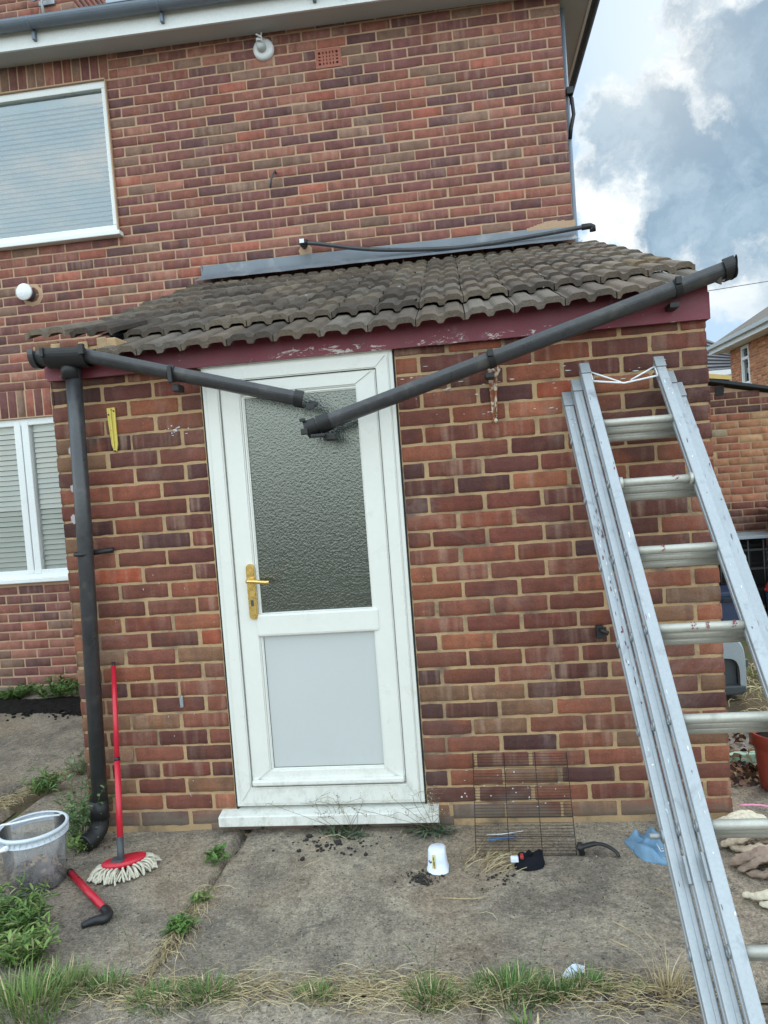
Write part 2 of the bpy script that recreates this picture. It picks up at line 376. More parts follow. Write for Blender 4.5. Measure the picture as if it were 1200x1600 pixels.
def bucket_plastic():
    m = bpy.data.materials.new('clear_plastic'); m.use_nodes = True
    N = NT(m.node_tree); N.n.clear(); out = N.node('ShaderNodeOutputMaterial')
    tr = N.node('ShaderNodeBsdfTransparent'); tr.inputs[0].default_value = (.95, .96, .98, 1)
    tl = N.node('ShaderNodeBsdfTranslucent'); tl.inputs[0].default_value = (.82, .84, .86, 1)
    df = N.node('ShaderNodeBsdfDiffuse'); df.inputs[0].default_value = (.80, .82, .86, 1)
    gl = N.node('ShaderNodeBsdfGlossy'); gl.inputs['Roughness'].default_value = .18
    fr = N.node('ShaderNodeFresnel'); fr.inputs[0].default_value = 1.45
    a = N.node('ShaderNodeMixShader'); a.inputs[0].default_value = .5; N.link(tl.outputs[0], a.inputs[1]); N.link(df.outputs[0], a.inputs[2])
    tc = N.node('ShaderNodeTexCoord'); f = N.ramp(N.noise(N.scale(tc.outputs['Object'], (1, 1, .5)), 14, 5, .6), (.3, .7, .16, .34))
    b = N.node('ShaderNodeMixShader'); N.link(f, b.inputs[0]); N.link(tr.outputs[0], b.inputs[1]); N.link(a.outputs[0], b.inputs[2])
    c = N.node('ShaderNodeMixShader'); N.link(fr.outputs[0], c.inputs[0]); N.link(b.outputs[0], c.inputs[1]); N.link(gl.outputs[0], c.inputs[2])
    N.link(c.outputs[0], out.inputs[0]); return m
M['clear'] = bucket_plastic()
M['rimp'] = mat('milky_plastic', (.55, .60, .66), .35, var=.06)

# ------------------------------------------------------------------ brickwork
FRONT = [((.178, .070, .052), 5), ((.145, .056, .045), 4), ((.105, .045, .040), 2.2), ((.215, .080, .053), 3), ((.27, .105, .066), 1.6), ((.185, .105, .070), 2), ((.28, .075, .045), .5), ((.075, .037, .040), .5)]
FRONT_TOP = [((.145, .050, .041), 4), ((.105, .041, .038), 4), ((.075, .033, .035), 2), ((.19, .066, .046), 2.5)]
MAIN = [((.215, .088, .072), 4), ((.178, .073, .066), 3.5), ((.130, .062, .060), 2.0), ((.25, .096, .070), 3), ((.29, .125, .090), 2), ((.32, .105, .074), 1.0), ((.22, .130, .095), 1.6)]
SHEDM = [((.30, .14, .09), 3), ((.36, .235, .14), 1.8), ((.33, .17, .10), 3), ((.31, .26, .19), .8), ((.27, .11, .075), 2.5)]
SHEDD = [((.15, .055, .045), 2), ((.11, .05, .045), 2), ((.09, .05, .048), 1)]
MAIN = [((c_[0]*.92, c_[1]*1.0, c_[2]*1.15), w_) for c_, w_ in MAIN]
def pick(pal):
    t = R.uniform(0, sum(w for _, w in pal))
    for c, w in pal:
        t -= w
        if t <= 0: break
    k = R.uniform(.84, 1.15); j = R.uniform(-.010, .010)
    gq = .35*c[0]+.5*c[1]+.15*c[2]; c = (c[0]*1.10, c[1]*.98+gq*.01, c[2]*.88)
    return (max(.01, c[0]*k+j), max(.008, c[1]*k+j*.4), max(.008, c[2]*k+j*.3), R.random())
def one_brick(mb, T, x0, x1, z0, z1, pal, fine=True, rag=.0026, dep=.012):
    """T maps (u along wall, out of wall, z) to world"""
    col = pick(pal)
    nx = max(3, int((x1-x0)/.028)) if fine else 3
    nz = 4 if fine else 3
    pr = R.uniform(-.0015, .0022); tl = R.uniform(-.0012, .0012)
    us = [x0] + [x0+.0035] + [x0+.0035+(x1-x0-.007)*i/(nx-1) for i in range(1, nx-1)] + [x1-.0035] + [x1]
    ws = [z0] + [z0+.0035] + [z0+.0035+(z1-z0-.007)*i/(nz-1) for i in range(1, nz-1)] + [z1-.0035] + [z1]
    vs = []; nu = len(us); nw = len(ws)
    ph = R.uniform(0, 50)
    for j, w in enumerate(ws):
        for i, u in enumerate(us):
            edge = i in (0, nu-1) or j in (0, nw-1)
            cor = i in (0, nu-1) and j in (0, nw-1)
            du = dz = 0
            if j in (0, 1, nw-2, nw-1): dz = noise.noise(Vector((u*30, ph, j//2)))*rag*1.5
            if i in (0, 1, nu-2, nu-1): du = noise.noise(Vector((w*40, ph+9, i//2)))*rag
            o = pr + tl*(2*(u-x0)/(x1-x0)-1)
            if fine: o += noise.noise(Vector((u*45, w*45, ph)))*.0014
            if edge: o -= .003
            if cor:
                ck = .002+max(0, R.gauss(-.002, .0035)); du += ck if i == 0 else -ck; dz += ck*.8 if j == 0 else -ck*.8; o -= ck
            vs.append(T(u+du, o, w+dz))
    fs = [(j*nu+i, j*nu+i+1, (j+1)*nu+i+1, (j+1)*nu+i) for j in range(nw-1) for i in range(nu-1)]
    mb.add(vs, fs, col, True)
    # returns into the joint
    ringi = [i for i in range(nu)] + [j*nu+nu-1 for j in range(1, nw)] + [(nw-1)*nu+i for i in range(nu-2, -1, -1)] + [j*nu for j in range(nw-2, 0, -1)]
    pts = {}
    back = []
    for k in ringi:
        j, i = divmod(k, nu); back.append(T(us[i], -dep, ws[j]))
    n = len(ringi); vv = [vs[k] for k in ringi] + back
    mb.add(vv, [(k, (k+1) % n, n+(k+1) % n, n+k) for k in range(n)], col, False)
def mortar_sheet(mb, T, x0, x1, z0, z1, holes, rec=-.006):
    xs = sorted({x0, x1} | {min(max(h[i], x0), x1) for h in holes for i in (0, 1)})
    zs = sorted({z0, z1} | {min(max(h[i], z0), z1) for h in holes for i in (2, 3)})
    for a, b in zip(xs, xs[1:]):
        for c, d in zip(zs, zs[1:]):
            cx, cz = (a+b)/2, (c+d)/2
            if any(h[0] < cx < h[1] and h[2] < cz < h[3] for h in holes): continue
            nu = max(1, int((b-a)/.05)); nw = max(1, int((d-c)/.0375))
            if (b-a)*(d-c) > 8: nu = nu//2; nw = nw//2
            vs = [T(a+(b-a)*i/nu, rec+noise.noise(Vector(((a+(b-a)*i/nu)*24, (c+(d-c)*j/nw)*24, 3)))*.0022, c+(d-c)*j/nw) for j in range(nw+1) for i in range(nu+1)]
            mb.add(vs, [(j*(nu+1)+i, j*(nu+1)+i+1, (j+1)*(nu+1)+i+1, (j+1)*(nu+1)+i) for j in range(nw) for i in range(nu)], None, True)
def brickwork(mb, T, x0, x1, z0, z1, zref, course, unit, xref, holes, palf, joint=.011, vj=None, ends=None, fine=True, skip=None):
    j = math.floor((z0-zref)/course)
    while zref+j*course < z1:
        a = zref+j*course+joint/2; b = a+course-joint
        zz0, zz1 = max(a, z0), min(b, z1)
        if zz1-zz0 > .012:
            offs = xref + (unit/2 if j % 2 else 0)
            cuts = [x0-joint/2, x1+joint/2]; k = math.floor((x0-offs)/unit)
            while offs+k*unit < x1:
                q = offs+k*unit
                if q > x0+.03 and q < x1-.03: cuts.append(q)
                k += 1
            cuts = sorted(cuts)
            vv_ = vj or joint; cuts[0] = x0-vv_/2; cuts[-1] = x1+vv_/2
            for c0, c1 in zip(cuts, cuts[1:]):
                segs = [(c0+vv_/2+R.uniform(-.003, .003), c1-vv_/2+R.uniform(-.003, .003))]
                zc = (zz0+zz1)/2
                for h in holes:
                    if h[2]-.01 < zc < h[3]+.01:
                        ns = []
                        for s0, s1 in segs:
                            if h[1] <= s0 or h[0] >= s1: ns.append((s0, s1)); continue
                            if h[0]-s0 > .02: ns.append((s0, h[0]-.004))
                            if s1-h[1] > .02: ns.append((h[1]+.004, s1))
                        segs = ns
                for s0, s1 in segs:
                    if skip and skip(s0, s1, zc): continue
                    dzz = R.uniform(-.0015, .0015)
                    one_brick(mb, T, s0, s1, zz0+dzz, zz1+dzz, palf(zc, (s0+s1)/2), fine)
        j += 1
def Tf(y): return lambda u, o, w: (u, y-o, w)            # wall facing the viewer
def Tleft(x): return lambda u, o, w: (x-o, u, w)         # facing -x
def Tright(x): return lambda u, o, w: (x+o, u, w)        # facing +x

# ------------------------------------------------------------------ ground
def ground_mat():
    m = bpy.data.materials.new('weathered_concrete'); m.use_nodes = True
    N = NT(m.node_tree); b = N.n['Principled BSDF']; tc = N.node('ShaderNodeTexCoord'); v = tc.outputs['Object']
    n1 = N.noise(v, 2.2, 7, .68, .4); n2 = N.noise(v, 9, 6, .7); n3 = N.noise(v, 130, 3, .7); n4 = N.noise(v, 45, 5, .75)
    c = N.mix(N.ramp(n1, (.36, .64)), (.215, .180, .145), (.42, .35, .27))
    c = N.mix(N.math('MULTIPLY', N.ramp(n2, (.50, .68)), .75), c, (.165, .145, .125))
    c = N.mix(N.math('MULTIPLY', N.ramp(N.noise(v, 3.4, 6, .7, 1.0), (.56, .70)), .65), c, (.42, .36, .285))
    ve = N.node('ShaderNodeTexVoronoi', feature='DISTANCE_TO_EDGE'); ve.inputs['Scale'].default_value = .85
    wn = N.node('ShaderNodeTexNoise'); wn.inputs['Scale'].default_value = 5; wn.inputs['Detail'].default_value = 6; N.link(v, wn.inputs['Vector'])
    N.link(N.vmath('ADD', v, N.scale(wn.outputs['Color'], (.22, .22, .0))), ve.inputs['Vector'])
    crk = N.math('MULTIPLY', N.ramp(ve.outputs['Distance'], (.002, .006, 1, 0)), N.ramp(N.noise(v, 2.0, 3), (.48, .56))); c = N.mix(N.math('MULTIPLY', crk, .10), c, (.06, .05, .04))
    c = N.mix(N.math('MULTIPLY', N.ramp(N.noise(v, 5.5, 7, .75, .8), (.60, .66)), .5), c, (.085, .078, .070))
    c = N.mix(N.math('MULTIPLY', N.ramp(N.noise(v, 1.1, 4, .6), (.52, .66)), .5), c, (.27, .19, .125))
    f = N.math('MULTIPLY_ADD', N.math('SUBTRACT', n3, .5), 2.0, 1.0)
    f = N.math('MULTIPLY', f, N.math('MULTIPLY_ADD', N.math('SUBTRACT', n4, .5), 2.0, 1.0))
    g = N.node('ShaderNodeVectorMath', operation='SCALE'); N.put(g.inputs[0], c); N.put(g.inputs['Scale'], f); c = g.outputs[0]
    vo = N.node('ShaderNodeTexVoronoi'); vo.inputs['Scale'].default_value = 70; N.link(v, vo.inputs['Vector'])
    sep = N.node('ShaderNodeSeparateColor'); N.link(vo.outputs['Color'], sep.inputs[0])
    peb = N.math('MULTIPLY', N.ramp(vo.outputs['Distance'], (.20, .30, 1, 0)), N.ramp(sep.outputs[0], (.78, .86)))
    c = N.mix(N.math('MULTIPLY', peb, .8), c, (.45, .41, .35))
    peb2 = N.math('MULTIPLY', N.ramp(vo.outputs['Distance'], (.20, .30, 1, 0)), N.ramp(sep.outputs[1], (.80, .88)))
    c = N.mix(N.math('MULTIPLY', peb2, .85), c, (.03, .028, .026))
    N.link(c, b.inputs['Base Color']); b.inputs['Roughness'].default_value = .92; b.inputs['Specular IOR Level'].default_value = .2
    bp = N.node('ShaderNodeBump'); bp.inputs['Distance'].default_value = .011
    N.link(N.math('ADD', N.math('ADD', n3, n4), N.math('MULTIPLY', peb, .4)), bp.inputs['Height']); N.link(bp.outputs[0], b.inputs['Normal'])
    return m
M['concrete'] = ground_mat()
M['earth'] = mat('garden_earth', (.13, .10, .065), .95, var=.5, scale=3, fine=.4, fscale=60, bump=.01, bscale=30, spec=.1, dirt=((.10, .12, .045), .48, .62, 2.2))
def hgt(x, y):
    return noise.fractal(Vector((x*1.3, y*1.3, 0)), 1.0, 2.1, 4)*.006 + noise.noise(Vector((x*14, y*14, 5)))*.0016
g = MB(); g.add([(-400, -400, -.045), (400, -400, -.045), (400, 400, -.045), (-400, 400, -.045)], [(0, 1, 2, 3)])
tag(g.build('ground', M['earth']), kind='structure')
def slab(name, poly, step=.035, z=0.0, edge=.04, mm=None):
    """irregular concrete slab with rounded broken edges: clip a grid to a convex polygon"""
    mb = MB(); xs = [p[0] for p in poly]; ys = [p[1] for p in poly]
    def inside(x, y):
        d = 9
        for i in range(len(poly)):
            ax, ay = poly[i]; bx, by = poly[(i+1) % len(poly)]
            L = math.hypot(bx-ax, by-ay); d = min(d, ((bx-ax)*(y-ay)-(by-ay)*(x-ax))/L)
        return d + noise.noise(Vector((x*7, y*7, 1)))*.02 + noise.noise(Vector((x*25, y*25, 2)))*.006
    x = min(xs)-.05; nx = int((max(xs)+.1-x)/step)+1; y0 = min(ys)-.05; ny = int((max(ys)+.1-y0)/step)+1
    idx = {}; vs = []
    for j in range(ny+1):
        for i in range(nx+1):
            px, py = x+i*step, y0+j*step; d = inside(px, py)
            if d > -step*1.2:
                q = max(0, min(1, (d+step*.2)/.018)); q = q*q*(3-2*q)
                idx[(i, j)] = len(vs); vs.append((px, py, z+hgt(px, py) - (1-q)*edge))
    fs = [(idx[i, j], idx[i+1, j], idx[i+1, j+1], idx[i, j+1]) for j in range(ny) for i in range(nx) if all(k in idx for k in ((i, j), (i+1, j), (i+1, j+1), (i, j+1)))]
    mb.add(vs, fs, None, True); o = mb.build(name, mm or M['concrete'], fixn=False); return tag(o, kind='structure')
slab('patio', [(-1.02, -.99), (.212, -.99), (.258, .05), (-.47, .05), (-1.02, .02)], .02)
slab('patio', [(.238, -.99), (3.6, -1.03), (3.6, .60), (.285, .60)], .02)
slab('patio', [(-4.5, -.99), (-1.04, -.99), (-1.04, .02), (-1.10, .30), (-4.5, -2.3+2.0)], .04)
slab('patio', [(-4.5, -.26), (-1.10, .33), (-1.03, .72), (-.47, 1.35), (-.47, 2.45), (-4.5, 2.45)], .03)
slab('patio', [(-1.0, .06), (-.47, .06), (-.47, 1.30), (-.98, .70)], .02)
slab('patio', [(-3.6, -5.0), (1.3, -5.0), (1.28, -1.04), (-3.6, -1.03)], .03)
slab('patio', [(1.32, -5.0), (5.6, -5.0), (5.6, -1.12), (2.05, -1.05), (1.31, -1.04)], .03)

# ------------------------------------------------------------------ the house
D = 2.423
SL = -.0125                                # the eaves run very slightly out of level
house = thing('brick_house', 'two storey red brick house wall with white framed blinds windows, behind the lean-to', 'house', (0, D, 0))
UW = (-3.45, -1.205, 3.60, 4.79); LW = (-3.6, -1.45, .93, 2.245)
wh = [UW, LW]
def soldiers(mb, T, x0, x1, z0, z1):
    x = x1
    while x-.075 > x0:
        one_brick(mb, T, x-.075+.0055, x-.0055, z0+.005, z1-.005, MAIN, False); x -= .075
mw = MB()
SOL = [(-3.75, -1.205+.03, 4.795, 5.0), (-3.9, -1.37, 2.25, 2.475)]
AB = (.458, .651, 4.650, 4.790)
brickwork(mw, Tf(D), -4.6, 2.268, 0, 5.02, 4.867, .075, .225, 2.1618, wh+SOL+[AB], lambda z, x: MAIN, .0115, fine=False,
          skip=lambda a, b, z: (a > -.42 and z < 3.0))
for s_ in SOL: soldiers(mw, Tf(D), *s_)
wall = mw.build('wall', M['brick_far'], house)
ms = MB(); mortar_sheet(ms, Tf(D), -4.6, 2.268, -.05, 5.02, wh+[AB], -.004)
# flank wall of the house and plain remainder
ms.add([(2.268-.004, D, -.05), (2.268-.004, D+8, -.05), (2.268-.004, D+8, 5.1), (2.268-.004, D, 5.1)], [(0, 1, 2, 3)])
ms.add([(-4.6, D+.004, -.05), (-7.2, D+.004, -.05), (-7.2, D+.004, 5.1), (-4.6, D+.004, 5.1)], [(0, 1, 2, 3)])
ms.build('mortar', M['mortar2'], house)
sw = MB(); brickwork(sw, Tright(2.268), D+.003, D+2.6, 0, 5.0, 4.867, .075, .225, D, [], lambda z, x: MAIN, .0115, fine=False)
sw.build('side_wall', M['brick_far'], house)

def slats(mb, x0, x1, z0, z1, y, pitch=.040, ang=60, depth=.043):
    z = z0+.02; a = rad(ang)
    while z < z1-.01:
        dy = math.cos(a)*depth/2; dz = math.sin(a)*depth/2; cz = z+R.uniform(-.0008, .0008)
        pr = [(-1, -1), (-.4, -.35), (.4, .45), (1, 1)]
        vs = []
        for t, (p, q) in enumerate(pr):
            bow = .0025*(1-p*p)
            for x in (x0, x1): vs.append((x, y+dy*p-bow*.8, cz-dz*q*-1+bow*.5))
        mb.add(vs, [(0, 1, 3, 2), (2, 3, 5, 4), (4, 5, 7, 6)], None, True)
        z += pitch
def window(name, box, y, rails, mull, parent, sill_x1, gm='glass', pt=.038):
    """box x0,x1,z0,z1; frame of bevelled bars, panes, blinds"""
    x0, x1, z0, z1 = box; f = MB(); fw = .055
    f.box((x0, y, z1-fw), (x1, y+.07, z1), .006); f.box((x0, y, z0+.03), (x1, y+.07, z0+.03+fw), .006)
    f.box((x0, y+.001, z0+.03+fw), (x0+fw, y+.071, z1-fw), .006); f.box((x1-fw*.72, y+.001, z0+.03+fw), (x1, y+.071, z1-fw), .006)
    for a, b in mull: f.box((a, y-.004, z0+.03+fw*.4), (b, y+.068, z1-fw*.4), .007)
    fr = f.build(name, M['white'], parent)
    q = MB(); q.add([(x0+fw, y+.035, z0+.07), (x1-fw*.6, y+.035, z0+.07), (x1-fw*.6, y+.035, z1-fw), (x0+fw, y+.035, z1-fw)], [(0, 1, 2, 3)])
    q.build('pane', M[gm], fr)
    s = MB(); slats(s, x0+.05, x1-.03, z0+.07, z1-.07, y+.065, pt); s.box((x0+.05, y+.07, z1-.10), (x1-.03, y+.10, z1-.055), .003)
    s.build('blind', M['slat'], fr)
    s = MB(); s.box((x0-.02, y-.065, z0-.012), (sill_x1, y+.02, z0+.022), .006); s.box((x0-.0, y-.02, z0+.018), (x1, y+.03, z0+.034), .003); s.build('sill', M['white'], fr)
    d = MB(); d.box((x0-.1, y+.30, z0-.1), (x1+.1, y+1.8, z1+.15)); d.build('room_interior', M['dark'], fr)
    r_ = MB(); t = .05
    for a, b in [((x0, y-.02, z1), (x1, D+.15, z1+.01)), ((x1, y-.02, z0), (x1+.01, D+.15, z1)), ((x0-.01, y-.02, z0), (x0, D+.15, z1)), ((x0, y+.02, z0-.011), (x1, D+.15, z0-.001))]: r_.box(a, b)
    r_.build('reveal', M['mortar2'], fr)
window('window', (UW[0], UW[1], UW[2], UW[3]), D-.003, [], [(-2.62, -2.52)], house, -1.17)
window('window', (LW[0], LW[1], LW[2], LW[3]), D+.012, [], [(-2.245, -2.188), (-2.180, -2.120)], house, -1.42, 'glass_low', .042)
# eaves
def zs(x): return (0.946-x)*-SL*1.0
def tiltbox(mb, x0, x1, y0, y1, z0, z1, bev=0, c=None):
    mb.box((x0, y0, z0), (x1, y1, z1), bev)
    n = 24 if bev else 8
e = MB(); X1 = 2.50
def shear(mb, start=0):
    for i in range(start, len(mb.v)):
        x, y, z = mb.v[i]; mb.v[i] = (x, y, z+(.946-x)*.0125)
e.box((-6.5, 2.225, 4.958), (X1, D+.05, 4.972)); e.box((2.20, D+.05, 4.958), (X1, D+6.6, 4.972)); shear(e); e.build('soffit', M['soffit'], house)
e = MB(); e.box((-6.5, 2.205, 4.945), (X1+.02, 2.225, 5.10), .002); e.box((X1, 2.228, 4.945), (X1+.02, D+6.6, 5.10), .002); shear(e); e.build('fascia', M['white'], house)
e = MB(); gp = [(-.056*math.cos(t), -.056*math.sin(t)) for t in [math.pi*i/12 for i in range(13)]] + [(.053*math.cos(t), -.053*math.sin(t)) for t in [math.pi*i/12 for i in range(13)]]
gp = [(u, w) for u, w in gp]
e.sweep(gp, (-6.5, 2.145, 5.105), (X1+.09, 2.145, 5.105), (0, 1, 0), (0, 0, 1), sm=False)
shear(e); gt = e.build('gutter', M['greyg'], house)
e = MB(); e.sweep(gp, (X1+.075, 2.09, 5.10), (X1+.075, D+6.6, 5.085), (1, 0, 0), (0, 0, 1)); e.box((X1-.01, 2.10, 5.085), (X1+.13, D+6.6, 5.16)); shear(e); e.build('gutter', M['blackpl'], house)
for px in (-1.62, -.62, .52, .74, 1.62):
    e = MB(); e.box((px-.012, 2.17, 4.985), (px+.012, 2.206, 5.05), .002); e.tube([(px, 2.205-.115*math.cos(0)+.06-.060*math.cos(t), 5.105-.062*math.sin(t)) for t in [math.pi*i/8 for i in range(9)]], .006, 4); shear(e); e.build('gutter_bracket', M['greyg'], house)
# roof (hipped) and chimney
e = MB(); e.add([(-6.5, 2.10, 5.14), (X1+.10, 2.10, 5.14), (X1+.10, D+6.7, 5.14), (-6.5, D+6.7, 5.14), (-6.5, 5.8, 7.7), (-.9, 5.8, 7.7)], [(0, 1, 5, 4), (1, 2, 5), (2, 3, 4, 5)]); e.build('roof', M['tileN'], house)
ch = MB(); c0 = (-2.95, -2.075, 3.78, 4.5)
brickwork(ch, Tf(c0[2]), c0[0], c0[1], 5.75, 7.3, 4.867, .075, .225, -2.1, [], lambda z, x: MAIN, .0115, fine=False)
brickwork(ch, Tright(c0[1]), c0[2]+.003, c0[3], 5.75, 7.3, 4.867, .075, .225, c0[2], [], lambda z, x: MAIN, .0115, fine=False)
cho = ch.build('chimney', M['brick_far'], house)
e = MB(); e.box((c0[0]+.01, c0[2]+.006, 5.5), (c0[1]-.006, c0[3], 7.3)); e.build('mortar', M['mortar2'], cho)
e = MB(); e.tube([(-2.36, 3.76, 6.1), (-2.36, 3.70, 6.34), (-2.30, 3.70, 6.9)], .014, 8); e.box((-2.42, 3.755, 6.22), (-2.26, 3.775, 6.26)); e.box((-2.42, 3.755, 6.36), (-2.26, 3.775, 6.40)); e.tube([(-2.5, 3.74, 6.42), (-2.42, 3.68, 6.36), (-2.33, 3.69, 6.4)], .01, 6); e.build('aerial_bracket', M['aludull'], cho)
# air brick
e = MB(); ax0, ax1, az0, az1 = AB; ya = D-.004
xs = [ax0+.022+(ax1-ax0-.044)*i/6 for i in range(7)]; 
e.box((ax0, ya, az0), (ax1, ya+.006, az0+.022)); e.box((ax0, ya, az1-.022), (ax1, ya+.006, az1))
e.box((ax0, ya, az0+.022), (ax0+.022, ya+.006, az1-.022)); e.box((ax1-.022, ya, az0+.022), (ax1, ya+.006, az1-.022))
cx = (ax1-ax0-.044)/6; cz = (az1-az0-.044)/4; 
for i in range(7):
    w_ = .008
    if 0 < i < 6: e.box((ax0+.022+cx*i-w_, ya+.001, az0+.022), (ax0+.022+cx*i+w_, ya+.02, az1-.022))
for j in range(1, 4): e.box((ax0+.022, ya+.002, az0+.022+cz*j-.007), (ax1-.022, ya+.02, az0+.022+cz*j+.007))
e.box((ax0, ya+.025, az0), (ax1, ya+.03, az1)); e.build('air_brick', M['terrac'], house)
# flank downpipe peeping past the corner
e = MB(); e.tube([(2.295, D+.12, .1), (2.295, D+.12, 4.9)], .022, 10); e.build('downpipe', M['greyg'], house)
e = MB(); e.tube([(2.31, D+.10, 4.28), (2.33, D+.10, 4.24), (2.335, D+.09, 4.12), (2.31, D+.09, 4.02), (2.30, D+.1, 3.95)], .014, 8); e.box((2.29, D+.06, 4.26), (2.34, D+.12, 4.31), .004); e.build('cable_clip', M['blackpl'], house)

# small fittings on the house wall
t = thing('wall_lamp', 'bare spiral bulb on a round white base high under the eaves', 'lamp', (.062, D-.02, 4.85))
e = MB(); e.lathe((.068, D, 4.845), [(0, .03), (.040, .03), (.062, .026), (.078, .018), (.080, 0)], 32, ax=(0, -1, 0)); e.build('base', M['cer'], t)
e = MB(); e.lathe((.06, D-.03, 4.845), [(0, .05), (.03, .05), (.036, .0)], 20, ax=(0, -1, 0)); e.build('lamp_holder', M['soffit'], t)
e = MB()
for ph in (0, math.pi):
    e.tube([(.056+.020*math.cos(q+ph), D-.075-.012*math.sin(q+ph), 4.855+.012*q*.9) for q in [i*.45 for i in range(16)]], .0065, 6)
e.tube([(.03, D-.05, 4.86), (.045, D-.095, 4.875), (.075, D-.10, 4.865), (.085, D-.05, 4.85)], .007, 6)
e.build('bulb', M['cer'], t)
t = thing('vent_cap', 'round white capped dark flue pipe left of the tiled roof', 'vent', (-2.0, D-.05, 3.23))
e = MB(); e.lathe((-1.995, D, 3.225), [(.052, -.01), (.052, .055), (0, .055)], 32, ax=(0, -1, 0)); e.build('pipe', M['dgrey'], t)
e = MB(); e.lathe((-2.0, D, 3.228), [(.055, .054), (.066, .056), (.066, .068), (.062, .073), (0, .074)], 32, ax=(0, -1, 0)); e.build('cap', M['cer'], t)
t = MB(); t.lathe((-1.97, D, 3.215), [(.098, -.006), (.088, .003), (.06, .006)], 9, ax=(0, -1, 0)); tag(t.build('mortar_patch', M['mortar2'], house))
e = MB(); e.tube([(.085, D+.01, 3.925), (.085, D-.03, 3.93), (.07, D-.045, 3.90), (.055, D-.05, 3.86), (.045, D-.05, 3.80)], .008, 7)
tag(e.build('wall_hook', M['dgrey']), 'short dark bent pipe stub sticking out of the upper brick wall', 'hook')
# black hose sagging along the flashing
t = thing('waste_pipe', 'thin black pipe sagging along the lead flashing from a capped elbow', 'pipe', (.28, 2.33, 3.35))
e = MB(); hp = [(.262, 3.357), (.30, 3.345), (.40, 3.328), (.684, 3.263), (.968, 3.222), (1.345, 3.192), (1.625, 3.193), (1.995, 3.214), (2.2, 3.228), (2.36, 3.240)]
def spl(ps, n):
    ps = [Vector(p) for p in ps]; out = []
    for i in range(len(ps)-1):
        p0 = ps[max(i-1, 0)]; p1 = ps[i]; p2 = ps[i+1]; p3 = ps[min(i+2, len(ps)-1)]
        for k in range(n):
            u = k/n; out.append(.5*((2*p1)+(-p0+p2)*u+(2*p0-5*p1+4*p2-p3)*u*u+(-p0+3*p1-3*p2+p3)*u**3))
    return out+[ps[-1]]
e.tube(spl([(x, 2.325, z) for x, z in hp], 6), .0155, 12); e.build('hose', M['gutter'], t)
e = MB(); e.tube([(.262, 2.325, 3.357), (.262, D, 3.36)], .026, 14); e.tube([(.25, 2.325, 3.358), (.305, 2.325, 3.345)], .024, 14); e.build('elbow', M['blackpl'], t)
e = MB(); e.box((.250, 2.296, 3.342), (.285, 2.299, 3.372)); e.build('label', M['cer'], t)
e = MB(); e.tube([(2.31, 2.325, 3.236), (2.375, 2.325, 3.240), (2.385, 2.325, 3.236), (2.387, 2.33, 3.20)], .022, 12); e.build('end_elbow', M['blackpl'], t)
e = MB(); e.lathe((.27, D, 3.32), [(.06, -.003), (.05, .003), (0, .004)], 7, ax=(0, -1, 0)); e.build('mortar_patch', M['mortar2'], house)

# ------------------------------------------------------------------ the lean-to
ext = thing('brick_extension', 'single storey brick lean-to with tiled roof, maroon fascia and white back door', 'extension', (.95, 0, 0))
EX0, EX1 = -.479, 2.371; ED = D-.004
DH = (.222, 1.088, -.02, 2.10)
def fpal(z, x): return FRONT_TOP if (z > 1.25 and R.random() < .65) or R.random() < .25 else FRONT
w1 = MB(); S0 = .2384
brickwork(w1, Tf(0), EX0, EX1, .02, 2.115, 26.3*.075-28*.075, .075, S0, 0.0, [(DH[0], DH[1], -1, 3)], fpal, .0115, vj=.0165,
          skip=lambda a, b, z: False)
brickwork(w1, Tf(0), .10, 1.2, .0, .04, -.03, .075, S0, .1, [], lambda z, x: FRONT, .012)
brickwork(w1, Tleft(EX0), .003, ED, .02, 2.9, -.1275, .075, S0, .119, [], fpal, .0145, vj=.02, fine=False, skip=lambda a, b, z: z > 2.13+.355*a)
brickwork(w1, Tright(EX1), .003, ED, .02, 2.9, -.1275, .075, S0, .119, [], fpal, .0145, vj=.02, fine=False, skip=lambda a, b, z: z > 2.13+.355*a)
w1.build('wall', M['brick'], ext)
w2 = MB(); mortar_sheet(w2, Tf(0), EX0+.004, EX1-.004, -.05, 2.12, [DH], -.0045)
for xx in (EX0+.005, EX1-.005): w2.add([(xx, 0, -.05), (xx, ED, -.05), (xx, ED, 3.02), (xx, 0, 2.16)], [(0, 1, 2, 3)])
w2.build('mortar', M['mortar'], ext)
w3 = MB(); w3.box((EX0+.10, .09, 0), (EX1-.1, .10, 2.1)) if False else None
rm = MB()
rm.add([(EX0+.11, .12, -.02), (EX1-.11, .12, -.02), (EX1-.11, ED, -.02), (EX0+.11, ED, -.02)], [(0, 1, 2, 3)])
rm.add([(EX0+.11, ED-.01, 0), (EX1-.11, ED-.01, 0), (EX1-.11, ED-.01, 3), (EX0+.11, ED-.01, 3)], [(0, 1, 2, 3)])
rm.build('room_interior', M['room'], ext)

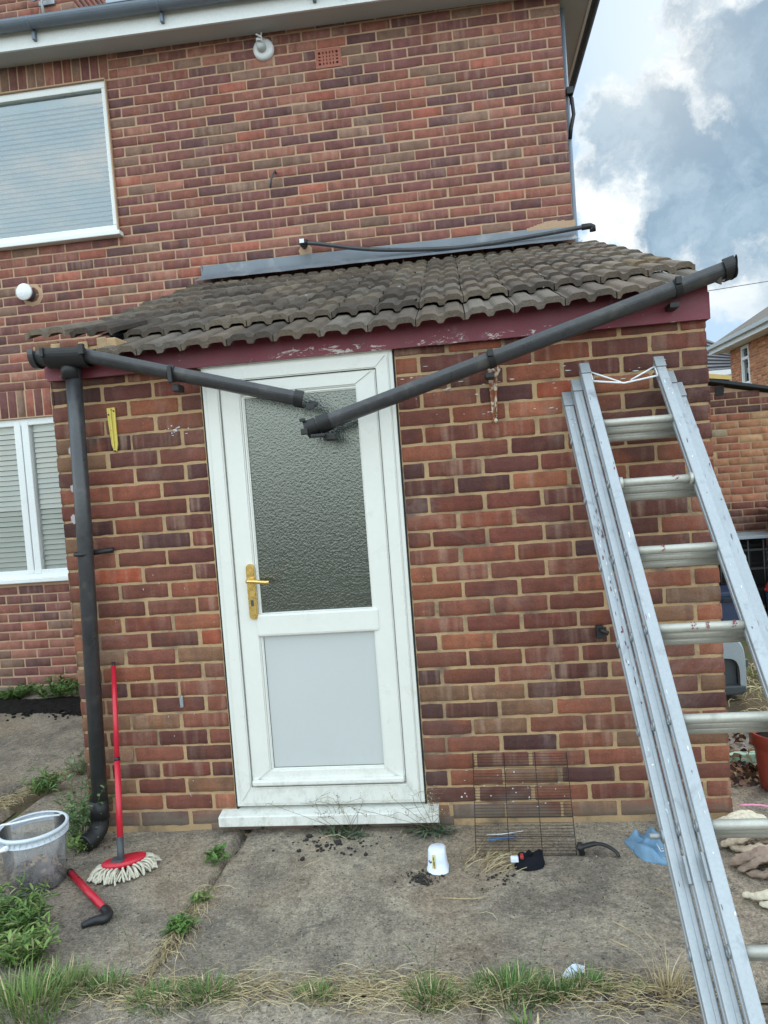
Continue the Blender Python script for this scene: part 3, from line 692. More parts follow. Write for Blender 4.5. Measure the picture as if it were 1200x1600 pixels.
# fascia boards
f = MB(); fx = [EX0+.01, 1.1, EX1+.002]; ft_ = [2.186, 2.19, 2.236]
f.add([(x, y, z) for y in (-.034, -.012) for x, zt_ in zip(fx, ft_) for z in (2.083, zt_)], [(0, 2, 3, 1), (2, 4, 5, 3), (7, 9, 8, 6), (9, 11, 10, 8), (1, 3, 9, 7), (3, 5, 11, 9), (0, 1, 7, 6), (4, 10, 11, 5), (6, 8, 2, 0), (8, 10, 4, 2)])
f.build('fascia', M['fascia'], ext); f = MB(); f.add([(EX0+.2, -.008, 2.15), (EX1, -.008, 2.15), (EX1, -.008, 2.262), (1.1, -.008, 2.212), (EX0+.2, -.008, 2.208)], [(0, 1, 2, 3, 4)]); f.build('eaves_filler', M['felt'], ext); f = MB(); f.box((EX1+.0025, -.033, 2.083), (EX1+.008, .05, 2.19), .001); f.build('fascia', M['fascia'], ext)
def slope_board(mb, x0, x1, lo, hi):
    """verge board following the roof pitch"""
    mb.add([(x, y, z) for x in (x0, x1) for (y, z) in ((-.0, 2.10), (D-.02, 2.10+.375*D), (D-.02, 2.185+.379*D), (0, 2.19))], [(0, 1, 2, 3), (7, 6, 5, 4), (0, 4, 5, 1), (3, 2, 6, 7), (0, 3, 7, 4), (1, 5, 6, 2)])
for q_ in ((EX1+.002, EX1+.010), (EX0-.02, EX0-.002)):
    f = MB(); slope_board(f, *q_, 0, 0); f.build('verge_board', M['fascia'], ext)
# exposed wall plate and crumbling mortar where two eaves tiles are missing
f = MB()
for i in range(9):
    x = EX0-.03+i*.043; f.box((x, -.055-R.uniform(0, .012), 2.198), (x+.045, .16, 2.232+R.uniform(0, .018)), .006)
bb = f.build('bedding_mortar', M['mortar'], ext)
f = MB(); 
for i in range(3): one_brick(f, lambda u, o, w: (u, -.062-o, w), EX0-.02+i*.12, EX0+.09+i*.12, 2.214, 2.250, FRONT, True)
f.build('exposed_brick', M['brick'], ext)

# roof tiles: two-trough interlocking tiles laid course over course
def tile_profile():
    """height over a 200 mm cover width (period 100 mm: flat roll, narrow trough)"""
    P = []; per = .10
    for k in range(2):
        o = k*per
        P += [(o+.000, 0), (o+.012, 0.001), (o+.022, .011), (o+.032, .0145), (o+.070, .0150), (o+.080, .011), (o+.090, .001)]
    return P+[(.196, 0)]
TP = tile_profile()
GAUGE = .292; NR = 9; TL = .415
def roofz(y): return 2.222+.381*y
tm = MB()
sn = math.sin(math.atan(.3655)); cs = math.cos(math.atan(.3655))
for r in range(NR):
    yb = -.085+r*GAUGE*.965 if r else -.125
    yb0 = yb
    x = -.60+R.uniform(-.004, .004) if r else -.20
    ncol = 0
    while ncol < (15 if r else 13):
        yb = yb0; tl = min(TL, (D-.01-yb)/cs)
        drop = R.uniform(-.0015, .0015); rot = R.uniform(-.004, .004); lift = .020+R.uniform(-.002, .002)
        if r == 0: drop -= .014; lift -= .008
        if r == 1 and x < -.2: lift = .030-ncol*.005; drop = .052-.013*ncol; rot = .012; yb = .045+.035*ncol
        col = R.choice([(.140, .106, .080), (.11, .085, .068), (.165, .130, .098), (.088, .069, .056), (.148, .122, .100)])
        if x > 2.1 and r > 1: col = R.choice([(.17, .12, .065), (.15, .12, .08), col, col, col])
        k = R.uniform(.85, 1.2); k *= .80; col = (col[0]*k, col[1]*k, col[2]*k, R.random())
        top = []; bot = []; ns = 5
        for s in range(ns):
            u = s/(ns-1); along = tl*u
            lz = lift*(1-u)+drop
            for (a, h) in TP:
                hh = h + noise.noise(Vector(((x+a)*20, along*12, r*3.3)))*.0022
                pzadd = .050*max(0, min(1, (x+a-1.1)/1.25))*(1-r/9)
                px = x+a+rot*along+ (noise.noise(Vector((a*50, r, ncol)))*.003 if s == 0 else 0)
                back = (noise.noise(Vector(((x+a)*60, r*7, 4)))*.006 - (.004 if h < .01 else 0)) if s == 0 else 0
                py = yb + (along+back)*cs
                pz = roofz(yb)+(along+back)*sn + (hh+lz)+pzadd
                top.append((px, py - (hh+lz)*sn*.4, pz)); bot.append((px, py - (hh+lz)*sn*.4+.004, pz-.021-h*.25-(.007 if (h < .01 and s == 0) else 0)))
        n = len(TP); nt = len(top)
        fs = [(s*n+i, s*n+i+1, (s+1)*n+i+1, (s+1)*n+i) for s in range(ns-1) for i in range(n-1)]
        fb = [(nt+b, nt+a, nt+d, nt+c) for (a, b, c, d) in fs]
        fe = [(i+1, i, nt+i, nt+i+1) for i in range(n-1)]
        fl = [(s*n, (s+1)*n, nt+(s+1)*n, nt+s*n) for s in range(ns-1)] + [(s*n+n-1, nt+s*n+n-1, nt+(s+1)*n+n-1, (s+1)*n+n-1) for s in range(ns-1)]
        tm.add(top+bot, fs+fb+fe+fl, col, False)
        x += .2+R.uniform(-.0015, .0015); ncol += 1
tm.build('roof_tiles', M['tile'], ext)
f = MB(); f.add([(EX0+.02, -.0, 2.198), (EX1-.01, .0, 2.198), (EX1-.01, D-.01, 2.198+.381*D), (EX0+.02, D-.01, 2.198+.381*D)], [(0, 1, 2, 3)]); f.build('roof_underlay', M['felt'], ext)
# moss and grit lodged on the tiles
gm = MB()
for i in range(240):
    x = R.uniform(-.4, 2.35); y = R.uniform(0, 2.3); s = R.uniform(.004, .011); z = roofz(y)+.038+R.uniform(0, .008)
    c = R.choice([(.06, .055, .03, .5), (.2, .17, .12, .5), (.30, .28, .25, .5), (.05, .045, .04, .5)])
    vs = [(x+R.uniform(-s, s), y+R.uniform(-s, s), z+R.uniform(-s, s)*.6) for _ in range(5)]; gm.add(vs, [(0, 1, 2), (0, 2, 3), (0, 3, 4), (1, 3, 4), (0, 1, 4)], c)
tag(gm.build('moss', M['brown'], ext), kind='stuff')
# lead flashing, dressed in bays with a wavy lower edge
f = MB(); n = 60; vs = []
for i in range(n+1):
    x = -.553+(2.272+.553)*i/n; w = noise.noise(Vector((x*5, 1, 0)))*.006; w2 = noise.noise(Vector((x*14, 3, 0)))*.004
    vs += [(x, D-.008, 3.291+w2), (x, D-.012+w*.4, 3.279+w2*.5), (x, D-.035+w, 3.222+w2), (x, D-.07+w, 3.190), (x, D-.20+w*1.5, 3.128+w2*.5)]
f.add(vs, [(i*5+j, i*5+j+1, (i+1)*5+j+1, (i+1)*5+j) for i in range(n) for j in range(4)], None, True)
f.box((-.558, D-.03, 3.215), (-.551, D-.003, 3.288)); f.build('flashing', M['lead'], ext)
f = MB(); 
for i in range(14):
    x = 1.93+i*.025; f.box((x, D-.013, 3.277), (x+.0255, D-.004, 3.295+.02*math.sin(i/13*math.pi)+R.uniform(0, .012)+(i*.0018)), .002)
f.build('flashing_mortar', M['mortar2'], ext)

# door frame, door and threshold
y0 = -.012
fr = MB(); X0, X1, Z0, Z1 = .232, 1.080, .112, 2.083
def frame_bars(mb, x0, x1, z0, z1, w, ya, yb, bev=.004, wb=None, wt=None):
    wb = wb or w; wt = wt or w
    for (a, b, c, d) in [((x0, z0), (x1, z0), (x1-w, z0+wb), (x0+w, z0+wb)), ((x0, z1), (x0+w, z1-wt), (x1-w, z1-wt), (x1, z1)), ((x0, z0), (x0+w, z0+wb), (x0+w, z1-wt), (x0, z1)), ((x1, z0), (x1, z1), (x1-w, z1-wt), (x1-w, z0+wb))]:
        bm = bmesh.new(); q = [a, b, c, d]
        lo = [bm.verts.new((p[0], ya, p[1])) for p in q]; hi = [bm.verts.new((p[0], yb, p[1])) for p in q]
        bm.faces.new(lo); bm.faces.new(hi[::-1])
        for i in range(4): bm.faces.new((lo[i], hi[i], hi[(i+1) % 4], lo[(i+1) % 4]))
        bmesh.ops.recalc_face_normals(bm, faces=bm.faces[:])
        ed = [e_ for e_ in bm.edges if abs(e_.verts[0].co.y-ya) < 1e-6 and abs(e_.verts[1].co.y-ya) < 1e-6]
        bmesh.ops.bevel(bm, geom=ed, offset=bev, segments=2, affect='EDGES')
        bm.verts.index_update(); mb.add([v.co.copy() for v in bm.verts], [[v.index for v in f_.verts] for f_ in bm.faces]); bm.free()
frame_bars(fr, X0, X1, Z0, Z1, .018, y0+.004, .05, .002)
frame_bars(fr, X0+.018, X1-.018, Z0+.012, Z1-.014, .056, y0-.006, .05, .005, wb=.075)
fr.box((X0-.012, y0-.012, Z1-.002), (X1+.002, .03, Z1+.008), .002)
fr.build('door_frame', M['upvc'], ext)
th = MB(); th.sweep([(0.05, .103), (-.052, .088), (-.060, .084), (-.060, .044), (-.054, .040), (.05, .040)], (.157, 0, 0), (1.140, 0, 0), (0, 1, 0), (0, 0, 1)); th.build('threshold_sill', M['upvc'], ext)
LX0, LX1, LZ0, LZ1 = X0+.078, X1-.078, Z0+.092, Z1-.074
dr = MB()
GX0, GX1 = .412, .914
frame_bars(dr, LX0, LX1, LZ0, LZ1, (GX0-LX0)-.012, y0+.004, .045, .006, wb=.070, wt=.060)
frame_bars(dr, GX0-.014, GX1+.014, .966, 1.950, .016, y0+.012, .03, .005)
frame_bars(dr, GX0-.014, GX1+.014, .266, .890, .014, y0+.012, .03, .004)
dr.box((GX0-.022, y0-.003, .880), (GX1+.024, .03, .980), .010)
dr.box((LX0+.004, y0-.018, LZ0+.006), (LX1-.004, y0+.006, LZ0+.030), .007)
door = dr.build('door', M['upvc'], ext)
q = MB(); q.box((GX0-.006, .012, .975), (GX1+.006, .020, 1.945)); q.build('glass_pane', M['obscure'], door)
q = MB(); q.box((GX0, .008, .276), (GX1, .030, .884)); q.build('panel', M['panel'], door)
q = MB()
for (a, b, c, d_) in [(GX0, GX1, .8755, .8785), (GX0, GX1, .2795, .2815), (GX0-.0005, GX0+.0015, .28, .877), (GX1-.0015, GX1+.0005, .28, .877)]: q.box((a, .0055, c), (b, .0078, d_))
q.build('gasket', M['blackpl'], door)
q = MB(); hx = .383; q.lathe((0, 0, 0), [(0, 0)], 3) if False else None
prof = [(.0185*math.cos(t), .105+.0185*math.sin(t)) for t in [math.pi*i/8 for i in range(9)]] + [(.0185*math.cos(t), -.105+.0185*math.sin(t)) for t in [math.pi+math.pi*i/8 for i in range(9)]]
q.sweep(prof, (hx, y0-.008, 1.083), (hx, y0+.004, 1.083), (1, 0, 0), (0, 0, 1))
q.sweep([(u*.86, w*.97) for u, w in prof], (hx, y0-.0115, 1.083), (hx, y0-.008, 1.083), (1, 0, 0), (0, 0, 1))
q.tube([(hx-.002, y0-.01, 1.135), (hx-.002, y0-.045, 1.135)], .011, 14)
q.tube(spl([(hx-.006, y0-.047, 1.135), (hx+.03, y0-.052, 1.133), (hx+.075, y0-.049, 1.127), (hx+.092, y0-.046, 1.127)], 4), .0088, 12)
q.build('handle', M['brass'], door)
q = MB(); q.box((hx-.006, y0-.0135, 1.020), (hx+.006, y0-.0115, 1.047), .002); q.build('keyhole', M['dgrey'], door)
# dark sealant gaps round the frame
q = MB(); q.box((X0-.008, .002, .05), (X0+.001, .012, Z1)); q.box((X1-.001, .002, .10), (X1+.008, .012, Z1)); q.build('sealant', M['dark'], ext)
# paint flecks and old fixings on the bricks
q = MB()
def fleck(x, z, w, h, c=(.62, .62, .62, .5)):
    n = 7; vs = []
    for i in range(n):
        t = 2*math.pi*i/n; k = R.uniform(.6, 1.1); vs.append((x+w/2*k*math.cos(t), -.0032, z+h/2*k*math.sin(t)))
    q.add([(x, -.0036, z)]+vs, [(0, 1+i, 1+(i+1) % n) for i in range(n)], c)
for i in range(46):
    x = R.choice([R.gauss(1.25, .16), R.gauss(1.62, .2), R.uniform(1.1, 2.3)]); z = R.choice([1.955, 1.93, 1.90, 1.86, 1.78])+R.gauss(0, .02)
    if 1.1 < x < 2.33: fleck(x, z, R.uniform(.004, .03), R.uniform(.002, .005))
for i in range(14): fleck(R.gauss(.10, .03), R.gauss(1.82, .012), R.uniform(.004, .018), R.uniform(.003, .008), (.55, .55, .62, .5))
for i in range(26): fleck(R.uniform(1.2, 1.72), R.uniform(.06, .26), R.uniform(.003, .012), R.uniform(.003, .012), (.6, .6, .6, .5))
for (x, z, w, h) in [(-.405, 1.60, .05, .06), (-.395, 1.56, .04, .07), (-.40, 1.77, .045, .05), (-.42, 1.46, .04, .05)]: fleck(x, z, w, h, (.40, .36, .38, .5))
for i in range(20): fleck(R.uniform(-.3, .2), R.uniform(.1, 1.2), .003, R.uniform(.004, .012), (.6, .6, .6, .5))
tag(q.build('paint_flecks', M['sign'], ext), kind='stuff')
q = MB(); q.box((.004, -.012, .575), (.020, -.002, .628), .002); q.build('cable_clip', M['aludull'], ext)
q = MB(); q.box((1.855, -.03, .80), (1.885, 0, .855), .004); q.tube([(1.87, -.03, .84), (1.90, -.045, .825)], .01, 8); q.build('pipe_clip', M['blackpl'], ext)

# ------------------------------------------------------------------ broken guttering
def half_gutter(mb, a, b, r=.052, tilt=0.0, th=.0025, arc=math.pi):
    a = Vector(a); b = Vector(b); t = (b-a).normalized(); side = Vector((0, -1, 0)); side = (side-t*side.dot(t)).normalized(); up = side.cross(t)
    if up.z < 0: up = -up
    n = 16; pr = []
    for i in range(n+1):
        q = math.pi+ (math.pi-arc)/2 + arc*i/n + tilt; pr.append((r*math.cos(q), r*math.sin(q)))
    for i in range(n, -1, -1):
        q = math.pi+ (math.pi-arc)/2 + arc*i/n + tilt; pr.append(((r-th)*math.cos(q), (r-th)*math.sin(q)))
    mb.sweep(pr, a, b, side, up, sm=False); return side, up, t
def strap(mb, p, t, r=.055, tilt=0, w=.026):
    p = Vector(p); t = Vector(t).normalized(); half_gutter(mb, p-t*w/2, p+t*w/2, r+.004, tilt, .005, math.pi*1.04)
TL1 = .55
t = thing('gutter', 'short black half round gutter drooping from the left corner down across the door top', 'gutter', (-.25, -.1, 2.15), 'broken gutter pieces')
A0 = (-.462, -.105, 2.158+.030); A1 = (-.215, -.105, 2.146+.030); B0 = (-.228, -.107, 2.145+.025); B1 = (.705, -.125, 1.878+.022)
e = MB(); half_gutter(e, A0, A1, .047, TL1*.5); e.build('gutter_length', M['gutter'], t)
e = MB(); half_gutter(e, B0, B1, .038, TL1); e.build('gutter_length', M['gutter'], t)
e = MB(); half_gutter(e, (-.475, -.105, 2.190), (-.450, -.105, 2.189), .060, TL1*.5)
pts = [(-.472, -.105+.058*math.cos(q), 2.189+.058*math.sin(q)) for q in [math.pi+math.pi*i/12+0 for i in range(13)]]
e.add([(-.474, y, z) for _, y, z in pts]+[(-.468, y, z) for _, y, z in pts], [tuple(range(13)), tuple(range(25, 12, -1))]); e.build('stop_end', M['gutter'], t)
e = MB(); half_gutter(e, (-.405, -.106, 2.186), (-.225, -.106, 2.177), .062, TL1*.5, .004); e.tube([(-.322, -.095, 2.15), (-.322, -.092, 2.075)], .041, 18)
e.box((-.412, -.176, 2.165), (-.396, -.16, 2.205), .003); e.box((-.237, -.176, 2.160), (-.215, -.155, 2.205), .003); e.build('running_outlet', M['blackpl'], t)
d1 = (Vector(B1)-Vector(B0)).normalized()
e = MB(); strap(e, Vector(B0)+d1*.395, d1, .039, TL1); q = Vector(B0)+d1*.395
e.box((q.x-.008, q.y-.055, q.z-.052), (q.x+.010, q.y-.03, q.z+.015), .003); e.box((q.x-.01, q.y-.01, q.z-.085), (q.x+.018, q.y+.06, q.z-.055), .004); e.build('gutter_bracket', M['blackpl'], t)
e = MB(); strap(e, Vector(B1)-d1*.01, d1, .0395, TL1, .04)
e.build('union_bracket', M['blackpl'], t)
e = MB()
for i in range(5): 
    o = R.uniform(0, .012); e.box((B1[0]+.015+o, B1[1]-.045+i*.014, B1[2]-.056+.006*i+R.uniform(-.004, .004)), (B1[0]+.055+o-.004*abs(i-2), B1[1]-.035+i*.014, B1[2]-.040+.006*i), .002)
e.build('seal_fragment', M['blackpl'], t)

t = thing('gutter', 'long black half round gutter hanging from the right eaves down across the door glass', 'gutter', (2.4, -.1, 2.2), 'broken gutter pieces')
C0 = (2.425, -.105, 2.262); C1 = (.745, -.130, 1.782)
d2 = (Vector(C1)-Vector(C0)).normalized()
e = MB(); half_gutter(e, C0, C1, .0395, TL1); e.build('gutter_length', M['gutter'], t)
e = MB(); strap(e, Vector(C0)+d2*.002, d2, .047, TL1, .045)
pts = [Vector(C0)-d2*.02+Vector((0, .056*math.cos(q), .056*math.sin(q))) for q in [math.pi+TL1*-1+math.pi*i/12 for i in range(13)]]
e.add(pts+[p-d2*.004 for p in pts], [tuple(range(13)), tuple(range(25, 12, -1))]); e.build('stop_end', M['blackpl'], t)
for s in (.205, .975):
    q = Vector(C0)+d2*s; e = MB(); strap(e, q, d2, .0405, TL1)
    e.box((q.x-.012, q.y-.058, q.z-.002), (q.x+.010, q.y-.040, q.z+.028), .003); e.box((q.x-.024, q.y+.0, q.z-.080), (q.x+.012, q.y+.085, q.z-.058), .004); e.build('gutter_bracket', M['blackpl'], t)
q = Vector(C1)
e = MB(); strap(e, q-d2*.045, d2, .042, TL1, .05); e.box((q.x-.01, q.y-.05, q.z-.054), (q.x+.05, q.y-.01, q.z-.040), .004); e.box((q.x+.04, q.y-.02, q.z-.068), (q.x+.085, q.y+.05, q.z-.04), .005); e.build('union_bracket', M['blackpl'], t)
e = MB(); strap(e, q+d2*.012, d2, .041, TL1, .05); e.box((q.x-.050, q.y-.052, q.z-.040), (q.x-.020, q.y-.035, q.z-.014), .004); e.box((q.x-.052, q.y-.050, q.z+.014), (q.x-.028, q.y-.036, q.z+.028), .003); e.build('union_clip', M['blackpl'], t)

t = thing('downpipe', 'round black plastic downpipe at the left corner of the lean-to', 'drainpipe', (-.39, -.07, .06))
e = MB(); e.tube([(-.312, -.090, 2.13), (-.333, -.083, 1.45), (-.386, -.072, .16)], .034, 24); e.build('pipe', M['gutter'], t)
e = MB(); e.ring((-.350, -.081, 1.305), (0.02, 0, 1), .036, .0065, 28, 1.5); e.tube([(-.325, -.06, 1.305), (-.262, -.012, 1.308), (-.245, -.008, 1.308)], .012, 8); e.build('pipe_clip', M['blackpl'], t)
e = MB(); e.tube([(-.390, -.072, .19), (-.391, -.073, .10)], .041, 20); e.tube(spl([(-.391, -.074, .115), (-.392, -.082, .07), (-.405, -.115, .04), (-.425, -.165, .028)], 5), [.039]*6+[.040]*5+[.041]*5, 18); e.build('pipe_shoe', M['blackpl'], t)

# ------------------------------------------------------------------ old brackets on the wall
t = MB()
def plate(mb, pts, y0_, y1_):
    n = len(pts); mb.add([(x, y0_, z) for x, z in pts]+[(x, y1_, z) for x, z in pts], [tuple(range(n))[::-1], tuple(range(n, 2*n))]+[(i, (i+1) % n, n+(i+1) % n, n+i) for i in range(n)])
yb = thing('wall_bracket', 'yellow tapering metal bracket screwed to the bricks left of the door', 'bracket', (-.195, -.01, 1.85))
plate(t, [(-.216, 1.944), (-.178, 1.946), (-.179, 1.78), (-.186, 1.752), (-.198, 1.748), (-.207, 1.78), (-.214, 1.88)], -.011, -.004)
plate(t, [(-.200, 1.94), (-.194, 1.94), (-.192, 1.765), (-.197, 1.765)], -.020, -.011)
t.build('plate', M['yellow'], yb)
for x, z in [(-.184, 1.930), (-.209, 1.915), (-.200, 1.845), (-.194, 1.752)]:
    t = MB(); t.lathe((x, -.0105, z), [(.0042, 0), (.004, .002), (0, .0025)], 10, ax=(0, -1, 0)); t.build('screw', M['dark'], yb)
rb = thing('wall_bracket', 'rusty flaking hinge bracket hanging below the long gutter, right of the door', 'bracket', (1.5, -.02, 1.85))
t = MB(); plate(t, [(1.478, 1.975), (1.508, 1.972), (1.500, 1.78), (1.505, 1.742), (1.488, 1.738), (1.484, 1.80)], -.014, -.004)
t.tube([(1.515, -.03, 1.985), (1.522, -.035, 1.955), (1.508, -.03, 1.93), (1.504, -.028, 1.85), (1.500, -.024, 1.76)], [.010, .009, .008, .006, .005], 8); t.ring((1.512, -.03, 1.965), (.3, 1, .1), .013, .005, 14)
t.lathe((1.494, -.03, 1.748), [(.012, 0), (.012, .012), (0, .014)], 10, ax=(0, -.5, -1)); t.build('plate', M['rust'], rb)
t = MB(); t.lathe((1.490, -.014, 1.93), [(.005, 0), (.005, .002), (0, .0025)], 10, ax=(0, -1, 0)); t.build('screw', M['dark'], rb)

# ------------------------------------------------------------------ triple extension ladder
LS = 1.15
LT = CAM + (Vector((1.82118508, -0.62836222, 1.66461784))-CAM)*LS
LU = Vector((.00822, -.15600721, -.19773259))*LS
LW_ = .2217*LS; LN = LU.normalized().cross(Vector((1, 0, 0))); LN = LN if LN.y > 0 else -LN; LN.normalize()
LX = Vector((1, 0, 0))
lad = thing('extension_ladder', 'three section aluminium extension ladder leaning on the brick wall, paint splashed', 'ladder', tuple(LT+LU*8))
def stile(mb, x0, x1, off, m0, m1):
    """box section with a shallow channel along the outer face"""
    a = LT+LU*m0; b = LT+LU*m1; d = .042; w = x1-x0; r = .004
    pr = [(x0+r, off-d/2), (x0+w*.62-.002, off-d/2), (x0+w*.62, off-d/2+.0005), (x1-r, off-d/2), (x1-r*.3, off-d/2+r*.3), (x1, off-d/2+r), (x1, off-d*.12), (x1-.003, off-d*.05), (x1-.003, off+d*.05), (x1, off+d*.12), (x1, off+d/2-r), (x1-r, off+d/2),
          (x0+r, off+d/2), (x0, off+d/2-r), (x0, off+d*.12), (x0+.003, off+d*.05), (x0+.003, off-d*.05), (x0, off-d*.12), (x0, off-d/2+r), (x0+r*.3, off-d/2+r*.3)]
    mb.sweep(pr, a, b, LX, LN)
SW = .037; BB = .046; AA = .037
for k, mt in enumerate((-1.02, -.88, -.80)):
    off = BB*k
    xl = -SW-AA*k; xr = LW_+AA*k
    for (x0, x1) in ((xl, xl+SW), (xr, xr+SW)):
        e = MB(); stile(e, x0, x1, off, mt, 8.0)
        e.build('stile', M['alu'], lad)
        # swaged rung ends and bolts seen on the side of the stile
        e = MB()
        for i in range(0, 9):
            c = LT+LU*(i+ -.0)+LN*off+LX*(x0-.001 if x0 < 0 else x1+.001); e.ring(c, (1, 0, 0), .0125, .0034, 16)
            e.build('rung_rivet', M['aludull'], lad); e = MB()
        # plastic / cast end caps
        c = LT+LU*(mt-.02)+LN*off
        e = MB(); Mx = Matrix((( 1, LN.x, -LU.normalized().x), (0, LN.y, -LU.normalized().y), (0, LN.z, -LU.normalized().z))).to_4x4(); Mx.translation = c
        e.box((x0-.0015, -.027, -.045-.01*k), (x1+.0015, -.014, .010), .003, M=Mx)
        e.box((x0+.003, -.018, -.01), (x1-.003, .018, .008), .003, M=Mx); e.build('end_cap', M['aludull'], lad)
    for i in range(0, 8):
        c = LT+LU*i+LN*off
        e = MB(); n = 14; pr = []
        for j in range(n):
            q = 2*math.pi*j/n; u = .0155*math.cos(q); w = .0145*math.sin(q)
            pr.append((u, w))
        e.sweep(pr, c+LX*(xl+SW), c+LX*xr, LN, -LU, sm=True)
        e.build('rung', M['alur'], lad)
    if k == 0:
        for x in (xl+SW+.006, xr-.006):
            e = MB(); c = LT+LU*1+LN*off; e.tube([c+LX*(x-.006), c+LX*(x+.006)], .0215, 16); e.build('guide_collar', M['alur'], lad)
# hooks at the head, spreader of bent white rod
UN = -LU.normalized()
hd = LT+LU*-1.0
e = MB(); zt = hd+UN*-.03
L0 = zt+LX*.002+LN*-.01; R0 = zt+LX*(LW_-.002)+LN*-.01; mid = zt+LX*(LW_*.48)+UN*-.055
e.tube([L0+UN*.012, L0+UN*-.040], .0032, 6); e.tube([R0+UN*.012, R0+UN*-.040], .0032, 6)
e.tube([L0+UN*.012, L0.lerp(mid, .9)], .0036, 6); e.tube([L0+UN*-.040, mid, R0+UN*-.040], .0042, 6); e.tube([R0+UN*.012, R0.lerp(mid, .8)], .0036, 6)
e.build('spreader', M['cer'], lad)
e = MB()
for (m_, x, s, off, w, h, c) in [(.9, -.5, -.02, 0, .004, .02, 0)]: pass
def dab(mb, m_, xx, off, w, h, col):
    c = LT+LU*m_+LX*xx+LN*(off-.0216); n = 8; vs = [c]
    for i in range(n):
        q = 2*math.pi*i/n; k = R.uniform(.4, 1.2); vs.append(c+LX*w*k*math.cos(q)+UN*h*k*math.sin(q))
    mb.add(vs, [(0, 1+i, 1+(i+1) % n) for i in range(n)], col)
for i in range(70):
    k = R.choice([0, 0, 1, 2, 2]); sd = R.random() < .5
    xx = (-AA*k-SW+R.uniform(.004, SW-.004)) if sd else (LW_+AA*k+R.uniform(.004, SW-.004))
    col = R.choice([(.16, .03, .04, .5), (.55, .58, .62, .5), (.12, .10, .11, .5), (.5, .62, .72, .5), (.70, .70, .68, .5)])
    dab(e, R.uniform(-.6, 6), xx, BB*k, R.uniform(.001, .004), R.uniform(.002, .014), col)
for i in range(38):      # heavier splashes on the outer left stile
    dab(e, R.uniform(1.2, 3.6), -AA*2-SW+R.uniform(.008, SW-.006), BB*2, R.uniform(.001, .004), R.uniform(.003, .016), R.choice([(.14, .03, .045, .5), (.10, .09, .11, .5), (.6, .6, .62, .5)]))
tag(e.build('paint_splashes', M['sign'], lad), kind='stuff')
e = MB()
for (m_, f0, f1) in [(1, .70, .80), (3, .38, .46), (3, .55, .60), (3, .86, .91), (2, .3, .34)]:
    for i in range(12):
        c = LT+LU*m_+LX*(LW_*R.uniform(f0, f1)); q = R.uniform(-.9, .9); n = 6
        c = c+LN*(-.0170*math.cos(q))+UN*(.0150*math.sin(q)); vs = [c]
        for j in range(n):
            z = 2*math.pi*j/n; vs.append(c+LX*R.uniform(.001, .004)*math.cos(z)+UN*R.uniform(.001, .004)*math.sin(z))
        e.add(vs, [(0, 1+j, 1+(j+1) % n) for j in range(n)], R.choice([(.20, .03, .05, .5), (.12, .02, .03, .5)]))
tag(e.build('paint_splashes', M['sign'], lad), kind='stuff')
e = MB()
for k, m_ in ((0, 5.35), (1, 5.35)):
    c = LT+LU*m_+LN*(BB*k)+LX*(-AA*k-SW-.002); Mx = Matrix(((1, LN.x, UN.x), (0, LN.y, UN.y), (0, LN.z, UN.z))).to_4x4(); Mx.translation = c; e.box((-.008, -.012, -.035), (.002, .004, .035), .003, M=Mx); e.build('latch', M['aludull'], lad); e = MB()
c = LT+LU*5.02+LN*(BB*2)+LX*(-AA*2-SW); e.tube([c+LX*-.035, c], .009, 8); e.build('latch_pin', M['aludull'], lad); e = MB(); e.ring(c, (1, 0, 0), .016, .004, 14)
e.build('latch', M['aludull'], lad)

# ------------------------------------------------------------------ things lying about
# mop
t = thing('mop', 'red handled mop with white cotton strands leaning on the wall by the downpipe', 'mop', (-.155, -.34, 0))
mb0 = Vector((-.158, -.352, .075)); mt0 = Vector((-.283, -.032, .785)); ad = (mt0-mb0).normalized()
e = MB(); e.tube([mb0+ad*.05, mb0.lerp(mt0, .48)], .0125, 14); e.tube([mb0.lerp(mt0, .48), mt0], .0108, 14); e.build('handle', M['red'], t)
e = MB(); e.tube([mb0.lerp(mt0, .475), mb0.lerp(mt0, .492)], .0135, 12); e.tube([mt0-ad*.004, mt0+ad*.016], .0085, 10); e.build('collar', M['blackpl'], t)
e = MB(); e.tube([mb0-ad*.03, mb0+ad*.07], [.014, .0135], 12); e.box((mb0.x-.035, mb0.y-.03, .052), (mb0.x+.018, mb0.y+.012, .066), .005); e.build('socket', M['dgrey'], t)
e = MB(); n = 26; outl = []
for i in range(n):
    q = 2*math.pi*i/n; r_ = 1.0
    u = .088*math.cos(q); w = .056*math.sin(q)
    if w > 0: w = w*.45
    a = .52; outl.append((-.155+u*math.cos(a)-w*math.sin(a), -.335+u*math.sin(a)+w*math.cos(a)))
vs = [(x, y, .040) for x, y in outl]+[(x, y, .054) for x, y in outl]+[(-.155+(x+.155)*.86, -.335+(y+.335)*.86, .060) for x, y in outl]
e.add(vs, [tuple(range(n))[::-1]]+[(i, (i+1) % n, n+(i+1) % n, n+i) for i in range(n)]+[(n+i, n+(i+1) % n, 2*n+(i+1) % n, 2*n+i) for i in range(n)]+[tuple(range(2*n, 3*n))], None, True); e.build('plate', M['red'], t)
e = MB()
